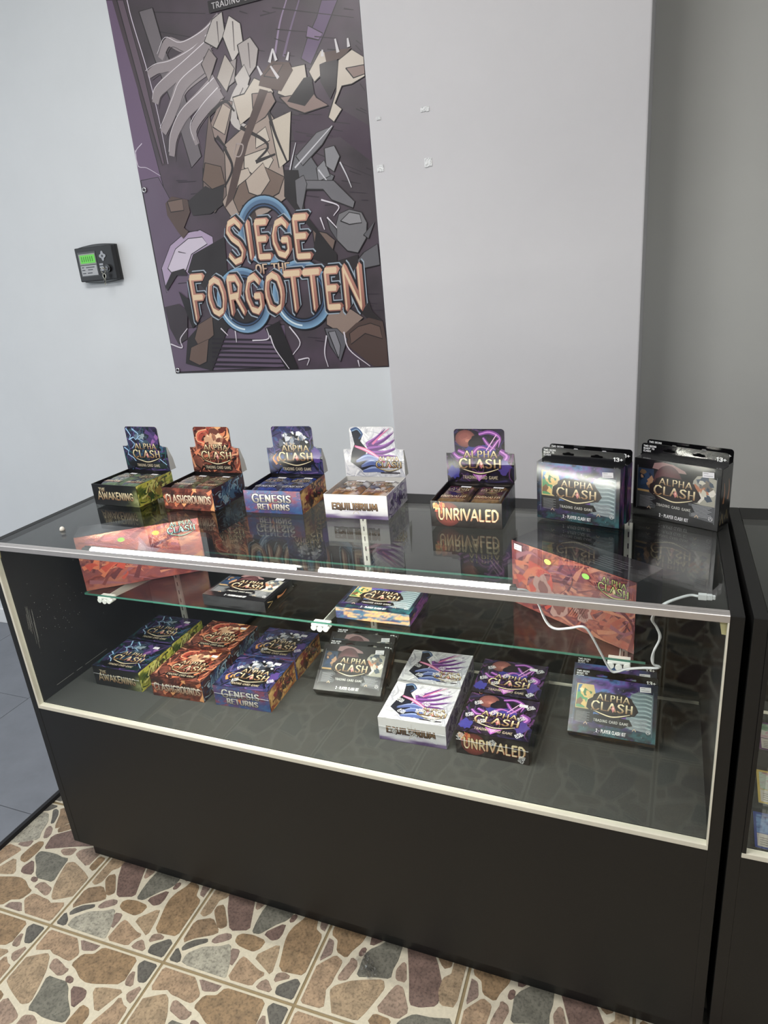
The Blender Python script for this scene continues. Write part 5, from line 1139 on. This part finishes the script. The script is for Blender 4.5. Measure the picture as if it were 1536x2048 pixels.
# ------------------------------------------------------------------ keypad panel with keys on the wall
cp = thing('control_panel', 'black wall panel with lit green display and keys hanging from its lock', 'control panel', (-.478, WY, 1.463))
CW, CH, CD = .168, .112, .03
M_PAN = solid('black_plastic', (20, 21, 25), .42); M_PAN2 = solid('black_plastic_gloss', (10, 10, 12), .3, coat=.3)
n = 12
outl = [(.004 + (CW - .008) * i / n, CH + .006 * sin(pi * i / n)) for i in range(n + 1)] + [(CW - .004 - (CW - .008) * i / n, -.006 * sin(pi * i / n)) for i in range(n + 1)]
MB().prism(outl, 'y', -.012, 0).build('rear_shell', M_PAN2, cp, bevel=.002)
MB().prism([(.003, .002), (CW - .003, .002), (CW - .003, CH - .002), (.003, CH - .002)], 'y', -CD, -.012).build('front_shell', M_PAN, cp, bevel=.004, segs=3)
y = -CD
MB().box(.014, .092, y - .001, y + .002, .018, .096).build('display_surround', M_PAN2, cp)
MB().box(.018, .089, y - .0018, y - .0008, .056, .09).build('display_bezel', solid('grey_plastic', (150, 158, 150), .5), cp)
MB().box(.023, .087, y - .0024, y - .0016, .06, .086).build('screen', solid('green_backlit_screen', (90, 190, 60), .3, emit=((96, 206, 60), .2)), cp)
A = Art(.064, .026); A.L += 1
for q in range(6): A.rect((50, 130, 40), .006 + .009 * q, .005, .009 + .009 * q, .021, new=False)
A.panel('screen_text', M_PRINT_FLAT, cp, (.023, y - .0026, .06), (1, 0, 0), (0, 0, 1))
A = Art(.07, .032); A.grid(lambda u, v: np.ones(u.shape + (3,)) * npl((176, 180, 186)), 1, 1); A.L += 1
for a_, b_, yy in ((.05, .2, .78), (.32, .85, .76), (.05, .24, .5), (.42, .72, .52), (.05, .26, .2), (.36, .66, .2)): A.rect((70, 74, 84), a_ * .07, yy * .032, b_ * .07, (yy + .09) * .032, new=False)
A.panel('name_plate', M_PRINT_FLAT, cp, (.018, y - .0018, .021), (1, 0, 0), (0, 0, 1))
M_BTN = solid('grey_button', (158, 162, 170), .45)
pad = MB()
pad.prism([(.12 + (.011 + .003 * cos(4 * a)) * cos(a), .078 + (.013 + .003 * cos(4 * a)) * sin(a)) for a in np.linspace(0, 2 * pi, 32, endpoint=False)], 'y', y - .002, y + .001); pad.build('cursor_pad', M_BTN, cp)
MB().cyl((.12, y - .003, .078), 'y', .0035, .002, 16).build('centre_key', M_PAN2, cp)
for z in (.052, .043, .034): MB().box(.1, .116, y - .0018, y + .001, z - .003, z + .0035).build('button', M_BTN, cp, bevel=.001)
MB().cyl((.134, y - .006, .038), 'y', .012, .008, 24).build('key_switch', M_PAN2, cp)
MB().cyl((.134, y - .009, .038), 'y', .006, .004, 18).build('lock_barrel', solid('lock_metal', (120, 120, 124), .3, metal=.8), cp)
M_KEY = solid('key_steel', (190, 186, 172), .28, metal=.9)
kr = thing('key_ring', 'two small steel keys on a ring hanging from the wall panel', 'keys', (-.478 + .134, WY - CD - .012, 1.463 + .038))
kx = MB(); kx.tube([(-.012 + .008 * cos(a), -.001, -.006 + .01 * sin(a)) for a in np.linspace(0, 2 * pi, 18, endpoint=False)], .0009, 6, closed=True); kx.build('ring', M_KEY, kr, smooth=True)
for dx, an in ((-.012, .08), (-.009, .2)):
    key = MB(); key.prism([(.006 * cos(a), -.007 + .007 * sin(a)) for a in np.linspace(0, 2 * pi, 16, endpoint=False)], 'y', -.0009, .0009)
    key.prism([(-.002, -.013), (.002, -.013), (.002, -.034), (0, -.037), (-.002, -.034), (-.0012, -.03), (-.002, -.027), (-.0012, -.023), (-.002, -.02)], 'y', -.0009, .0009)
    key.build('key', M_KEY, kr, loc=(dx, -.001, -.016), rot=(0, an, 0))
key = MB(); key.prism([(-.0075, -.007), (.0, -.009), (.0, .009), (-.0075, .007), (-.011, 0)], 'z', -.001, .001); key.build('bow_in_lock', M_KEY, kr, loc=(-.004, -.002, .0))
